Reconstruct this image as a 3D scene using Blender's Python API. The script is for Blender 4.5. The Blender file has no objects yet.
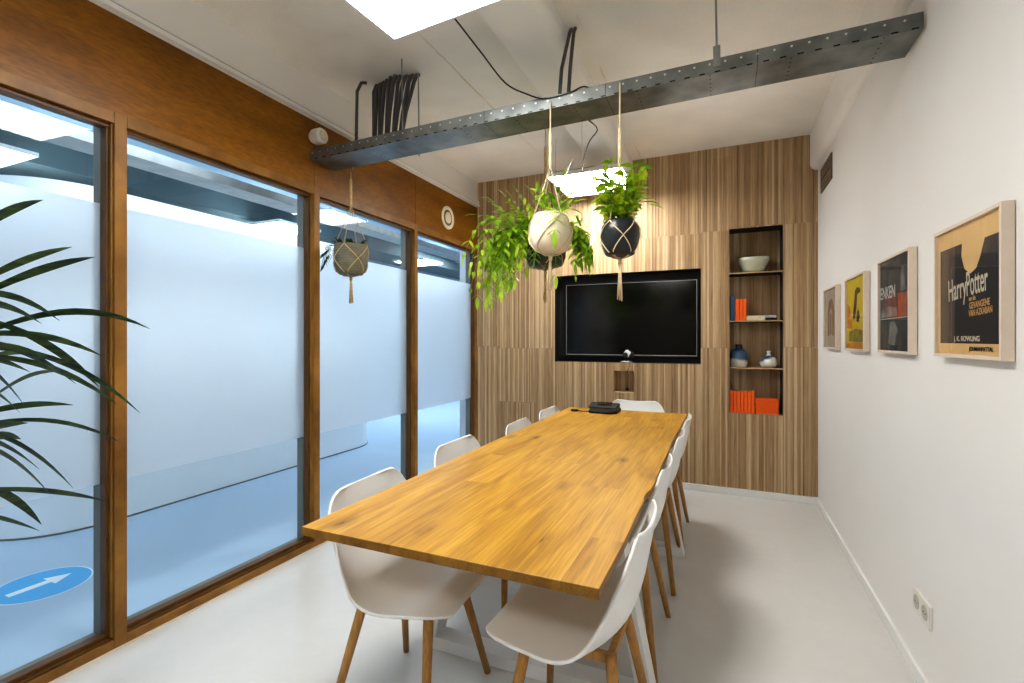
import bpy, math, random
from mathutils import Vector, Matrix, noise
random.seed(11)
C = bpy.context.scene.collection
sc = bpy.context.scene
PI = math.pi

# ------------------------------------------------------------------ helpers
def L(r, g, b, a=1.0):
    f = lambda c: (c/255/12.92) if c/255 <= .04045 else ((c/255+.055)/1.055)**2.4
    return (f(r), f(g), f(b), a)

class Nodes:
    def __init__(s, name):
        s.m = bpy.data.materials.new(name); s.m.use_nodes = True
        s.t = s.m.node_tree; s.t.nodes.clear()
        s.out = s.n('ShaderNodeOutputMaterial')
    def n(s, typ, **kw):
        x = s.t.nodes.new(typ)
        for k, v in kw.items(): setattr(x, k, v)
        return x
    def l(s, a, b): s.t.links.new(a, b)
    def inp(s, node, **kw):
        for k, v in kw.items(): node.inputs[k.replace('_', ' ')].default_value = v
    def coords(s, kind='Object', scale=(1, 1, 1)):
        tc = s.n('ShaderNodeTexCoord'); mp = s.n('ShaderNodeMapping')
        mp.inputs['Scale'].default_value = scale
        s.l(tc.outputs[kind], mp.inputs['Vector']); return mp.outputs['Vector']
    def noise(s, vec, scale=5, detail=3, rough=.5, dist=0):
        x = s.n('ShaderNodeTexNoise')
        x.inputs['Scale'].default_value = scale; x.inputs['Detail'].default_value = detail
        x.inputs['Roughness'].default_value = rough; x.inputs['Distortion'].default_value = dist
        if vec is not None: s.l(vec, x.inputs['Vector'])
        return x.outputs['Fac']
    def ramp(s, fac, stops):
        r = s.n('ShaderNodeValToRGB')
        e = r.color_ramp.elements
        while len(e) < len(stops): e.new(.5)
        for i, (p, c) in enumerate(stops): e[i].position = p; e[i].color = c
        s.l(fac, r.inputs['Fac']); return r.outputs['Color']
    def math(s, op, a, b=None):
        x = s.n('ShaderNodeMath', operation=op)
        for i, v in enumerate((a, b)):
            if v is None: continue
            if isinstance(v, (int, float)): x.inputs[i].default_value = v
            else: s.l(v, x.inputs[i])
        return x.outputs[0]
    def mix(s, fac, a, b, blend='MIX'):
        x = s.n('ShaderNodeMix', data_type='RGBA', blend_type=blend)
        for sock, v in ((x.inputs[0], fac), (x.inputs[6], a), (x.inputs[7], b)):
            if isinstance(v, (int, float, tuple)): sock.default_value = v
            else: s.l(v, sock)
        return x.outputs[2]
    def bsdf(s, color=None, rough=.5, metal=0, bump=None, bstr=.2, bdist=.002, spec=.5, **kw):
        p = s.n('ShaderNodeBsdfPrincipled')
        if isinstance(color, tuple): p.inputs['Base Color'].default_value = color
        elif color is not None: s.l(color, p.inputs['Base Color'])
        if isinstance(rough, (int, float)): p.inputs['Roughness'].default_value = rough
        else: s.l(rough, p.inputs['Roughness'])
        p.inputs['Metallic'].default_value = metal
        p.inputs['Specular IOR Level'].default_value = spec
        for k, v in kw.items(): p.inputs[k.replace('_', ' ')].default_value = v
        if bump is not None:
            b = s.n('ShaderNodeBump'); b.inputs['Strength'].default_value = bstr; b.inputs['Distance'].default_value = bdist
            s.l(bump, b.inputs['Height']); s.l(b.outputs['Normal'], p.inputs['Normal'])
        s.l(p.outputs['BSDF'], s.out.inputs['Surface'])
        return p

def plain(name, rgb, rough=.5, var=.08, scale=6, metal=0, bstr=0, bscale=60, spec=.5, island=0, **kw):
    s = Nodes(name); c = L(*rgb); v = s.coords()
    lo = tuple(x*(1-var) for x in c[:3])+(1,); hi = tuple(min(1, x*(1+var)) for x in c[:3])+(1,)
    col = s.ramp(s.noise(v, scale), [(.3, lo), (.7, hi)])
    if island:
        g = s.n('ShaderNodeNewGeometry')
        k = s.ramp(g.outputs['Random Per Island'], [(0, (1-island,)*3+(1,)), (1, (1+island,)*3+(1,))])
        col = s.mix(1.0, col, k, 'MULTIPLY')
    b = s.noise(v, bscale, 2) if bstr else None
    s.bsdf(col, rough, metal, b, bstr, spec=spec, **kw)
    return s.m

def emit(name, rgb, strength):
    s = Nodes(name); v = s.coords()
    col = s.mix(.04, rgb, s.ramp(s.noise(v, 3), [(.3, (.95, .95, .95, 1)), (.7, (1, 1, 1, 1))]))
    e = s.n('ShaderNodeEmission'); s.l(col, e.inputs['Color']); e.inputs['Strength'].default_value = strength
    s.l(e.outputs[0], s.out.inputs['Surface']); return s.m

class MB:
    def __init__(s): s.v = []; s.f = []
    def add(s, vs, fs):
        o = len(s.v); s.v += [tuple(x) for x in vs]; s.f += [tuple(i+o for i in q) for q in fs]
    def box(s, x0, x1, y0, y1, z0, z1):
        s.add([(x0,y0,z0),(x1,y0,z0),(x1,y1,z0),(x0,y1,z0),(x0,y0,z1),(x1,y0,z1),(x1,y1,z1),(x0,y1,z1)],
              [(3,2,1,0),(4,5,6,7),(0,1,5,4),(1,2,6,5),(2,3,7,6),(3,0,4,7)]); return s
    def rot_box(s, sx, sy, sz, M):
        vs = [M @ Vector((x*sx/2, y*sy/2, z*sz/2)) for z in (-1,1) for x, y in ((-1,-1),(1,-1),(1,1),(-1,1))]
        s.add(vs, [(3,2,1,0),(4,5,6,7),(0,1,5,4),(1,2,6,5),(2,3,7,6),(3,0,4,7)]); return s
    def tube(s, pts, r, n=8, cap=True):
        pts = [Vector(p) for p in pts]; m = len(pts)
        rr = r if isinstance(r, (list, tuple)) else [r]*m
        t0 = (pts[1]-pts[0]).normalized()
        a = t0.orthogonal().normalized(); vs = []
        for i, p in enumerate(pts):
            t = (pts[min(i+1, m-1)]-pts[max(i-1, 0)])
            t = t.normalized() if t.length > 1e-9 else t0
            a = (a-t*a.dot(t)); a = a.normalized() if a.length > 1e-6 else t.orthogonal().normalized()
            b = t.cross(a)
            for k in range(n):
                q = 2*PI*k/n; vs.append(p+(a*math.cos(q)+b*math.sin(q))*rr[i])
        fs = [(i*n+k, i*n+(k+1)%n, (i+1)*n+(k+1)%n, (i+1)*n+k) for i in range(m-1) for k in range(n)]
        if cap: fs += [tuple(range(n-1, -1, -1)), tuple((m-1)*n+k for k in range(n))]
        s.add(vs, fs); return s
    def lathe(s, prof, c=(0,0,0), n=24, M=None, sx=1, sy=1):
        c = Vector(c); vs = []
        for r, z in prof:
            for k in range(n):
                q = 2*PI*k/n; p = Vector((r*math.cos(q)*sx, r*math.sin(q)*sy, z))
                vs.append((M @ p if M else p)+c)
        m = len(prof)
        fs = [(i*n+k, i*n+(k+1)%n, (i+1)*n+(k+1)%n, (i+1)*n+k) for i in range(m-1) for k in range(n)]
        if prof[0][0] > 1e-6: fs.append(tuple(range(n-1, -1, -1)))
        if prof[-1][0] > 1e-6: fs.append(tuple((m-1)*n+k for k in range(n)))
        s.add(vs, fs); return s
    def prism(s, poly, f0, f1):
        """poly: 2D points; f0/f1: map (u,v) -> 3D for the two end faces"""
        n = len(poly); vs = [f0(*p) for p in poly]+[f1(*p) for p in poly]
        fs = [tuple(range(n-1, -1, -1)), tuple(range(n, 2*n))]+[(i, (i+1)%n, n+(i+1)%n, n+i) for i in range(n)]
        s.add(vs, fs); return s
    def strip(s, pts, sides, w, fold=.0):
        """leaf blade: pts along the rib, sides = side vectors, w = half widths, fold = drop of the rib"""
        vs = []
        for p, sd, ww in zip(pts, sides, w):
            up = Vector((0,0,1))
            vs += [p-sd*ww+up*fold*ww, p, p+sd*ww+up*fold*ww]
        fs = []
        for i in range(len(pts)-1):
            a = i*3; b = a+3
            fs += [(a, a+1, b+1, b), (a+1, a+2, b+2, b+1)]
        s.add(vs, fs); return s
    def leaf(s, base, d, length, width, droop=.4, n=5, shape=1.0, fold=.25, roll=0):
        p = Vector(base); d = Vector(d).normalized(); pts = []; sides = []; w = []
        step = length/n
        for i in range(n+1):
            u = i/n
            sd = d.cross(Vector((0,0,1)))
            sd = sd.normalized() if sd.length > .05 else Vector((math.cos(roll*9), math.sin(roll*9), 0))
            if roll: sd = Matrix.Rotation(roll, 3, d) @ sd
            pts.append(p.copy()); sides.append(sd)
            w.append(width/2*max(.02, math.sin(PI*min(1, (u*.93+.07))**shape)))
            p = p+d*step; d = (d+Vector((0,0,-droop/n))).normalized()
        s.strip(pts, sides, w, fold); return pts
    def build(s, name, mat, parent=None, smooth=False, bevel=0, seg=2, subsurf=0, solid=0, autosm=None):
        o0 = Vector((0,0,0)); q = parent
        while q is not None: o0 += q.location; q = q.parent
        me = bpy.data.meshes.new(name)
        me.from_pydata([(x-o0.x, y-o0.y, z-o0.z) for x, y, z in s.v], [], s.f)
        import bmesh
        bm = bmesh.new(); bm.from_mesh(me); bmesh.ops.recalc_face_normals(bm, faces=bm.faces); bm.to_mesh(me); bm.free()
        if smooth:
            for p in me.polygons: p.use_smooth = True
        me.materials.append(mat)
        o = bpy.data.objects.new(name, me); C.objects.link(o); o.parent = parent
        if solid:
            x = o.modifiers.new('solid', 'SOLIDIFY'); x.thickness = solid; x.offset = 0
        if bevel:
            x = o.modifiers.new('bevel', 'BEVEL'); x.width = bevel; x.segments = seg; x.limit_method = 'ANGLE'
            x.angle_limit = math.radians(40)
        if subsurf:
            x = o.modifiers.new('sub', 'SUBSURF'); x.levels = subsurf; x.render_levels = subsurf
        return o

def thing(name, label, cat, loc=(0,0,0), group=None):
    o = bpy.data.objects.new(name, None); C.objects.link(o); o.location = loc; o.empty_display_size = .05
    o['label'] = label; o['category'] = cat
    if group: o['group'] = group
    return o
def tag(o, label, cat, group=None):
    o['label'] = label; o['category'] = cat
    if group: o['group'] = group
    return o
def struct(o, label=None):
    o['kind'] = 'structure'
    if label: o['label'] = label
    return o
def sroot(name, loc=(0,0,0), label=None):
    o = bpy.data.objects.new(name, None); C.objects.link(o); o.location = loc; o['kind'] = 'structure'
    if label: o['label'] = label
    return o
def dup(root, loc, rotz, label):
    r = root.copy(); C.objects.link(r); r.location = loc; r.rotation_euler = (0,0,rotz); r['label'] = label
    for ch in list(root.children):
        c = ch.copy(); C.objects.link(c); c.parent = r
        for g in list(ch.children):
            d = g.copy(); C.objects.link(d); d.parent = c
    return r
ORD = ['first','second','third','fourth','fifth','sixth','seventh','eighth','ninth','tenth','eleventh','twelfth']

# measured camera: yaw to the left, 1.28 m up, 17 mm lens
YAW, FPX, CY, HC = .4115, 483.0, 339.0, 1.28
SN, CS = math.sin(YAW), math.cos(YAW)
def ray(px, py):
    u = (px-512)/FPX; v = (CY-py)/FPX
    return Vector((-SN+u*CS, CS+u*SN, v))
def at(px, py, t): return Vector((0,0,HC))+ray(px, py)*t

D, W, LX, H, YB = 4.37, .675, -2.29, 2.87, -2.2     # back wall, right wall, left wall, ceiling, wall behind the camera

# ------------------------------------------------------------------ materials
def m_lamella():
    s = Nodes('wood_lamella')
    g = s.n('ShaderNodeNewGeometry'); rnd = g.outputs['Random Per Island']
    base = s.ramp(rnd, [(0, L(134,108,80)), (.2, L(156,128,96)), (.45, L(176,148,114)), (.7, L(190,163,128)), (.85, L(210,186,150)), (.94, L(226,206,174)), (1, L(142,114,84))])
    v = s.coords('Object', (70, 70, 2.2))
    off = s.n('ShaderNodeVectorMath', operation='ADD'); s.l(v, off.inputs[0])
    cx = s.n('ShaderNodeCombineXYZ'); s.l(s.math('MULTIPLY', rnd, 37.0), cx.inputs[2]); s.l(cx.outputs[0], off.inputs[1])
    gr = s.noise(off.outputs[0], 1.0, 5, .65, .6)
    col = s.mix(.38, base, s.ramp(gr, [(.32, L(104,80,56)), (.55, L(180,154,120)), (.75, L(210,188,154))]), 'MIX')
    fine = s.noise(s.coords('Object', (260, 260, 6)), 1, 2)
    col = s.mix(.16, col, s.ramp(fine, [(.35, (.2,.13,.07,1)), (.65, (.9,.8,.65,1))]), 'OVERLAY')
    s.bsdf(col, .55, 0, gr, .25, .002, spec=.3)
    return s.m
def m_table(name='oak_table_top', edge=False):
    s = Nodes(name)
    tc = s.n('ShaderNodeTexCoord'); sep = s.n('ShaderNodeSeparateXYZ'); s.l(tc.outputs['Object'], sep.inputs[0])
    wob = s.math('MULTIPLY', s.noise(s.coords('Object', (2, .4, 1)), 1, 1), .012)
    col_i = s.math('FLOOR', s.math('DIVIDE', s.math('ADD', sep.outputs[0], wob), .118))
    wn = s.n('ShaderNodeTexWhiteNoise', noise_dimensions='1D'); s.l(col_i, wn.inputs['W'])
    rowv = s.math('FLOOR', s.math('ADD', s.math('DIVIDE', sep.outputs[1], 1.35), s.math('MULTIPLY', wn.outputs['Value'], 7.3)))
    idn = s.math('ADD', s.math('MULTIPLY', col_i, 17.31), s.math('MULTIPLY', rowv, 3.77))
    w2 = s.n('ShaderNodeTexWhiteNoise', noise_dimensions='1D'); s.l(idn, w2.inputs['W'])
    base = s.ramp(w2.outputs['Value'], [(0, L(160,116,36)), (.3, L(184,138,46)), (.6, L(202,156,64)), (.8, L(192,146,50)), (1, L(168,122,40))])
    off = s.n('ShaderNodeCombineXYZ'); s.l(s.math('MULTIPLY', w2.outputs['Value'], 40.0), off.inputs[1]); s.l(s.math('MULTIPLY', w2.outputs['Value'], 9.0), off.inputs[0])
    def vec(sx, sy):
        mp = s.coords('Object', (sx, sy, sx)); a = s.n('ShaderNodeVectorMath', operation='ADD')
        s.l(mp, a.inputs[0]); s.l(off.outputs[0], a.inputs[1]); return a.outputs[0]
    g1 = s.noise(vec(26, 1.6), 1, 5, .6, 1.6)
    g2 = s.noise(vec(7, .9), 1, 3, .5, 2.2)
    g3 = s.noise(vec(160, 5), 1, 2)
    c = s.mix(.38, base, s.ramp(g1, [(.28, L(116,78,24)), (.5, L(186,140,48)), (.72, L(214,172,80))]))
    c = s.mix(.42, c, s.ramp(g2, [(.34, L(140,94,28)), (.5, L(190,146,54)), (.66, L(212,168,74))]))
    c = s.mix(.18, c, s.ramp(g3, [(.35, (.12,.07,.02,1)), (.6, (.85,.7,.5,1))]), 'OVERLAY')
    vo = s.n('ShaderNodeTexVoronoi'); vo.inputs['Scale'].default_value = 1.0; s.l(vec(5.0, 2.3), vo.inputs['Vector'])
    kn = s.math('ADD', vo.outputs['Distance'], s.math('MULTIPLY', s.math('SUBTRACT', s.noise(vec(40, 18), 1, 2), .5), .14))
    kc = s.ramp(kn, [(.045, (.95,.95,.95,1)), (.075, (.45,.45,.45,1)), (.20, (0,0,0,1))])
    c = s.mix(kc, c, L(74,42,14))
    gap = s.math('LESS_THAN', s.math('ABSOLUTE', s.math('SUBTRACT', s.math('FRACT', s.math('DIVIDE', s.math('ADD', sep.outputs[0], wob), .118)), .5)), .492)
    c = s.mix(gap, s.mix(.35, c, L(90,54,16)), c)
    if edge: c = s.mix(.62, c, L(84,50,14))  # shade on the table's sides mixed into the wood colour
    s.bsdf(c, .42, 0, g1, .08, .002, spec=.35)
    return s.m
def m_veneer(name, a, b, c3, scale=(1.2, 1.2, 6), rough=.4, fine=(20,20,90)):
    s = Nodes(name)
    g = s.noise(s.coords('Object', scale), 1.4, 4, .55, 1.8)
    f = s.noise(s.coords('Object', fine), 1, 3)
    c = s.ramp(g, [(.25, L(*a)), (.5, L(*b)), (.75, L(*c3))])
    c = s.mix(.22, c, s.ramp(f, [(.35, (.08,.04,.01,1)), (.65, (.8,.7,.5,1))]), 'OVERLAY')
    s.bsdf(c, rough, 0, f, .06, .002, spec=.35)
    return s.m
def m_glass(name, tint=(1,1,1,1), ior=1.45, fac=1.0):
    s = Nodes(name)
    t = s.n('ShaderNodeBsdfTransparent'); t.inputs[0].default_value = tint
    g = s.n('ShaderNodeBsdfGlossy'); g.inputs['Roughness'].default_value = .015
    lw = s.n('ShaderNodeLayerWeight'); lw.inputs['Blend'].default_value = .5
    fr = s.math('ADD', s.math('MULTIPLY', s.math('POWER', lw.outputs['Facing'], 5.0), .90), .035)
    sm = s.noise(s.coords('Object'), 2.0, 2)
    k = s.math('MULTIPLY', fr, s.math('ADD', s.math('MULTIPLY', sm, .1), .5*fac))
    mx = s.n('ShaderNodeMixShader'); s.l(k, mx.inputs[0]); s.l(t.outputs[0], mx.inputs[1]); s.l(g.outputs[0], mx.inputs[2])
    s.l(mx.outputs[0], s.out.inputs['Surface']); return s.m
def m_frost():
    s = Nodes('frosted_film')
    r = s.n('ShaderNodeBsdfRefraction'); r.inputs['IOR'].default_value = 1.30
    r.inputs['Color'].default_value = (.97,.985,1,1)
    nv = s.noise(s.coords('Object'), 60, 2)
    rg = s.math('ADD', s.math('MULTIPLY', nv, .04), .42); s.l(rg, r.inputs['Roughness'])
    t = s.n('ShaderNodeBsdfTranslucent'); t.inputs['Color'].default_value = (.9,.95,1,1)
    mx = s.n('ShaderNodeMixShader'); mx.inputs[0].default_value = .25
    s.l(r.outputs[0], mx.inputs[1]); s.l(t.outputs[0], mx.inputs[2])
    df = s.n('ShaderNodeBsdfDiffuse'); df.inputs['Color'].default_value = (.93,.94,.95,1)
    m2 = s.n('ShaderNodeMixShader'); m2.inputs[0].default_value = .13
    s.l(mx.outputs[0], m2.inputs[1]); s.l(df.outputs[0], m2.inputs[2]); mx = m2
    s.l(mx.outputs[0], s.out.inputs['Surface']); return s.m
def m_leaf(name, a, b, rough=.4, trans=.25):
    s = Nodes(name)
    g = s.n('ShaderNodeNewGeometry')
    c = s.ramp(g.outputs['Random Per Island'], [(0, L(*a)), (1, L(*b))])
    n = s.noise(s.coords('Object'), 30, 2)
    c = s.mix(.25, c, s.ramp(n, [(.35, (.1,.2,.03,1)), (.65, (.75,.9,.4,1))]), 'OVERLAY')
    p = s.bsdf(c, rough, spec=.45)
    t = s.n('ShaderNodeBsdfTranslucent'); s.l(c, t.inputs['Color'])
    mx = s.n('ShaderNodeMixShader'); mx.inputs[0].default_value = trans
    s.l(p.outputs[0], mx.inputs[1]); s.l(t.outputs[0], mx.inputs[2]); s.l(mx.outputs[0], s.out.inputs['Surface'])
    return s.m

def m_floor(name, rgb, rough=.28, spec=.4):
    s = Nodes(name)
    n1 = s.noise(s.coords('Object'), 1.1, 5, .6, .6); n2 = s.noise(s.coords('Object'), 14, 4, .6)
    c = L(*rgb)
    col = s.ramp(n1, [(.3, tuple(x*.975 for x in c[:3])+(1,)), (.7, tuple(min(1, x*1.02) for x in c[:3])+(1,))])
    col = s.mix(.04, col, s.ramp(n2, [(.35, (.3,.3,.3,1)), (.65, (.75,.75,.75,1))]), 'OVERLAY')
    rr = s.math('ADD', s.math('MULTIPLY', n1, .04), rough)
    s.bsdf(col, rr, 0, n2, .02, .002, spec=spec); return s.m

M = {}
M['lamella'] = m_lamella()
M['table'] = m_table(); M['tableedge_shaded'] = m_table('oak_table_edge_shaded', True)
M['veneer'] = m_veneer('orange_brown_veneer', (108,68,10), (132,86,15), (148,100,22), (.7,.7,3.2))
M['frame'] = m_veneer('stained_frame_wood', (116,78,32), (136,97,44), (158,116,58), (9,1.5,1.5), .4, (80,9,9))
M['framedark'] = m_veneer('dark_frame_wood', (74,48,18), (92,62,26), (108,74,34), (9,1.5,1.5), .4, (80,9,9))
M['oak'] = m_veneer('oak_leg', (150,108,58), (172,128,74), (188,146,90), (6,6,1.2), .5, (120,120,8))
M['maple'] = plain('pale_maple', (220,205,188), .5, .03, 25)
M['white'] = plain('white_paint', (232,231,229), .6, .015, 2, bstr=.05, bscale=180)
M['wfront'] = plain('taupe_wall', (120,112,102), .7, .03, 2)
M['whitegloss'] = plain('white_satin_paint', (230,230,228), .35, .02, 4)
def m_ceil():
    s = Nodes('ceiling_plaster'); tc = s.n('ShaderNodeTexCoord'); sep = s.n('ShaderNodeSeparateXYZ'); s.l(tc.outputs['Object'], sep.inputs[0])
    n = s.noise(s.coords('Object'), 3, 4); n2 = s.noise(s.coords('Object'), 130, 3)
    c = s.ramp(n, [(.3, L(226,222,214)), (.7, L(237,233,226))])
    c = s.mix(.25, c, s.ramp(n2, [(.35, (.35,.33,.3,1)), (.6, (.7,.7,.7,1))]), 'OVERLAY')
    w = s.math('ADD', sep.outputs[0], s.math('MULTIPLY', s.math('SUBTRACT', s.noise(s.coords('Object'), 4, 3), .5), .03))
    k = None
    for x0 in (-1.45, -.66):
        d = s.math('LESS_THAN', s.math('ABSOLUTE', s.math('SUBTRACT', w, x0)), .006); k = d if k is None else s.math('ADD', k, d)
    k = s.math('MULTIPLY', k, s.ramp(s.noise(s.coords('Object'), 2.2, 3), [(.42, (0,0,0,1)), (.6, (.5,.5,.5,1))]))
    c = s.mix(k, c, L(176,150,104))
    s.bsdf(c, .9, 0, n2, .5, .003, spec=.1); return s.m
M['ceil'] = m_ceil()
M['beam'] = plain('white_beam_paint', (236,234,230), .55, .02, 3)
M['floor'] = m_floor('grey_resin_floor', (205,204,201), .24)
M['cfloor'] = m_floor('corridor_floor_daylight_tint', (172,190,209), .35, .35)  # grey floor with the blue of the corridor daylight put into its colour
M['cwall'] = plain('corridor_white', (222,228,234), .6, .02, 2)
M['cblue'] = plain('corridor_blue_grey', (150,166,176), .8, .03, 2)
M['cgrey'] = plain('corridor_grey_green', (88,104,106), .8, .05, 2)
M['cceil'] = plain('corridor_ceiling', (168,192,210), .7, .02, 2)
M['ccream'] = plain('corridor_partition', (238,241,244), .5, .02, 2)
M['glass'] = m_glass('window_glass', (.93,.97,.98,1))
M['picglass'] = m_glass('picture_glass', fac=.8)
M['frost'] = m_frost()
M['galv'] = plain('galvanised_steel', (150,154,154), .42, .14, 9, metal=.85, bstr=.05, bscale=60)
M['galvdark'] = plain('tray_hole_dark', (26,28,28), .7, .1, 9)
M['galvlight'] = plain('tray_hole_light', (196,198,192), .6, .05, 9)
M['conduit'] = plain('dark_grey_conduit', (84,82,84), .45, .08, 9)
M['black'] = plain('matt_black', (16,16,17), .6, .2, 9)
M['blackgloss'] = plain('black_screen', (7,7,8), .12, .1, 2, spec=.5)
M['silver'] = plain('silver_trim', (170,172,174), .35, .05, 9, metal=.7)
M['shell'] = plain('white_chair_shell', (238,238,236), .42, .01, 3)
M['steelwhite'] = plain('white_powder_coat', (226,226,224), .45, .02, 6)
M['plastic'] = plain('white_plastic', (226,222,214), .4, .02, 6)
M['sockface'] = plain('socket_recess', (186,182,174), .5, .03, 6)
M['cream'] = plain('cream_ring', (224,214,190), .5, .03, 6)
M['greyplastic'] = plain('grey_plastic', (120,118,112), .5, .05, 6)
M['vent'] = plain('brown_vent', (112,98,84), .55, .08, 12)
M['jute'] = plain('jute_cord', (196,170,124), .9, .15, 60, bstr=.5, bscale=300)
M['cotton'] = plain('cream_cotton_cord', (222,205,170), .9, .1, 60, bstr=.5, bscale=300)
M['potcream'] = plain('cream_ceramic', (224,212,190), .55, .05, 8, bstr=.1, bscale=40)
M['potdark'] = plain('dark_glazed_pot', (38,44,46), .3, .2, 8)
M['potgreen'] = plain('dark_green_pot', (24,46,38), .3, .2, 10)
M['potwoven'] = plain('grey_green_ribbed_pot', (112,108,90), .6, .2, 25)
M['soil'] = plain('potting_soil', (46,34,24), .95, .4, 60, bstr=.6, bscale=150)
M['fern'] = m_leaf('bright_fern', (112,156,34), (204,226,84), .32, .4)
M['ficus'] = m_leaf('yellow_green_leaf', (104,150,26), (210,224,70), .32, .4)
M['darkleaf'] = m_leaf('deep_green_leaf', (30,58,26), (62,92,40), .4, .15)
M['stem'] = plain('woody_stem', (96,84,52), .8, .2, 30)
def m_draca():
    s = Nodes('striped_strap_leaf')
    g = s.n('ShaderNodeNewGeometry')
    c = s.ramp(g.outputs['Random Per Island'], [(0, L(20,44,30)), (.6, L(34,62,36)), (1, L(62,86,38))])
    n = s.noise(s.coords('Object', (14,14,90)), 1, 3, .5, .4)
    c = s.mix(.45, c, s.ramp(n, [(.4, L(18,40,28)), (.62, L(92,112,54))]))
    s.bsdf(c, .42, spec=.4); return s.m
M['draca'] = m_draca()
M['orange'] = plain('orange_book_cover', (232,96,18), .5, .04, 20, island=.1)
M['pages'] = plain('book_pages', (226,214,190), .8, .06, 80)
M['bookblue'] = plain('blue_book_cover', (66,92,124), .5, .05, 20)
M['bookcream'] = plain('cream_book_cover', (212,204,182), .5, .12, 30)
M['bookblack'] = plain('black_book_cover', (26,26,28), .5, .1, 20)
M['bookpale'] = plain('pale_blue_book_cover', (178,192,196), .45, .25, 40)
M['bowl'] = plain('pale_celadon_bowl', (196,198,178), .4, .08, 14)
def m_vase(name, top, low, h, slope=0):
    s = Nodes(name); tc = s.n('ShaderNodeTexCoord'); sep = s.n('ShaderNodeSeparateXYZ'); s.l(tc.outputs['Object'], sep.inputs[0])
    z = s.math('ADD', sep.outputs[2], s.math('MULTIPLY', sep.outputs[0], slope))
    z = s.math('ADD', z, s.math('MULTIPLY', s.math('SUBTRACT', s.noise(s.coords('Object'), 14, 2), .5), .02))
    k = s.ramp(s.math('MULTIPLY', s.math('SUBTRACT', z, h), 60.0), [(0, (0,0,0,1)), (1, (1,1,1,1))])
    t = s.ramp(s.noise(s.coords('Object'), 9, 3), [(.3, L(*[x*.8 for x in top])), (.7, L(*top))])
    s.bsdf(s.mix(k, L(*low), t), .35); return s.m
M['vase1'] = m_vase('blue_white_vase', (66,104,136), (206,204,190), .055, .12)
M['vase2'] = m_vase('blue_white_bottle', (62,92,126), (214,214,204), .065, -.45)
M['navy'] = plain('dark_navy_glaze', (24,38,56), .35, .1, 9)
M['sticker'] = plain('sticker_blue', (72,170,226), .5, .03, 6)
M['stickerw'] = plain('sticker_white', (238,242,244), .5, .02, 6)
LED = emit('led_diffuser', (1.0, .985, .955, 1), 34.0)
LEDC = emit('corridor_led_diffuser', (.86, .94, 1.0, 1), 27.0)

# ------------------------------------------------------------------ setting
struct(MB().box(-2.37, W+.12, YB-.1, D+.4, -.1, 0).build('floor', M['floor']))
struct(MB().box(-8.2, -2.37, -3.2, 10.2, -.1, 0).build('floor_corridor', M['cfloor']))
struct(MB().box(-2.42, W+.12, YB-.1, D+.4, H, H+.1).build('ceiling', M['ceil']))
struct(MB().box(-8.2, -2.42, -3.2, 10.2, H, H+.1).build('ceiling_corridor', M['cceil']))
struct(MB().box(W, W+.12, YB-.1, D+.4, 0, H).build('wall_right', M['white']))
struct(MB().box(-2.42, W+.12, YB-.1, YB, 0, H).build('wall_front', M['wfront']))
wl = MB(); wl.box(-2.42, LX, YB, .157, 0, H); wl.box(-2.42, LX, .157, D+.4, 2.62, H)
struct(wl.build('wall_left', M['white']))
struct(MB().box(-2.42, -2.32, D+.4, 10.2, 0, H).build('wall_corridor_side', M['cwall']))
struct(MB().box(-8.2, -8.1, -3.2, 10.2, 0, H).build('wall_corridor_far', M['cgrey']))
struct(MB().box(-8.2, -2.42, 10.1, 10.2, 0, H).build('wall_corridor_end', M['cwall']))
struct(MB().box(-8.2, -2.42, -3.2, -3.1, 0, H).build('wall_corridor_start', M['cwall']))

# orange-brown header above the glazing, in veneered boards with joints
hd = MB()
ys = [.157, 2.235, 3.30, D]
for a, b in zip(ys[:-1], ys[1:]): hd.box(-2.42, -2.300, a+.0015, b-.0015, 2.2155, 2.62)
struct(hd.build('trim_1', M['veneer'], bevel=.0015, seg=1), 'orange brown veneered board above the glazed partition')
tr = MB(); tr.box(LX-.01, -2.262, .157, D, 2.622, 2.645); tr.box(LX-.01, -2.268, .157, D, 2.652, 2.676)
struct(tr.build('trim_2', M['whitegloss'], bevel=.003))
struct(MB().box(LX-.005, -2.274, .157, D, 2.645, 2.652).build('trim_3', M['galvdark']))

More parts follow.
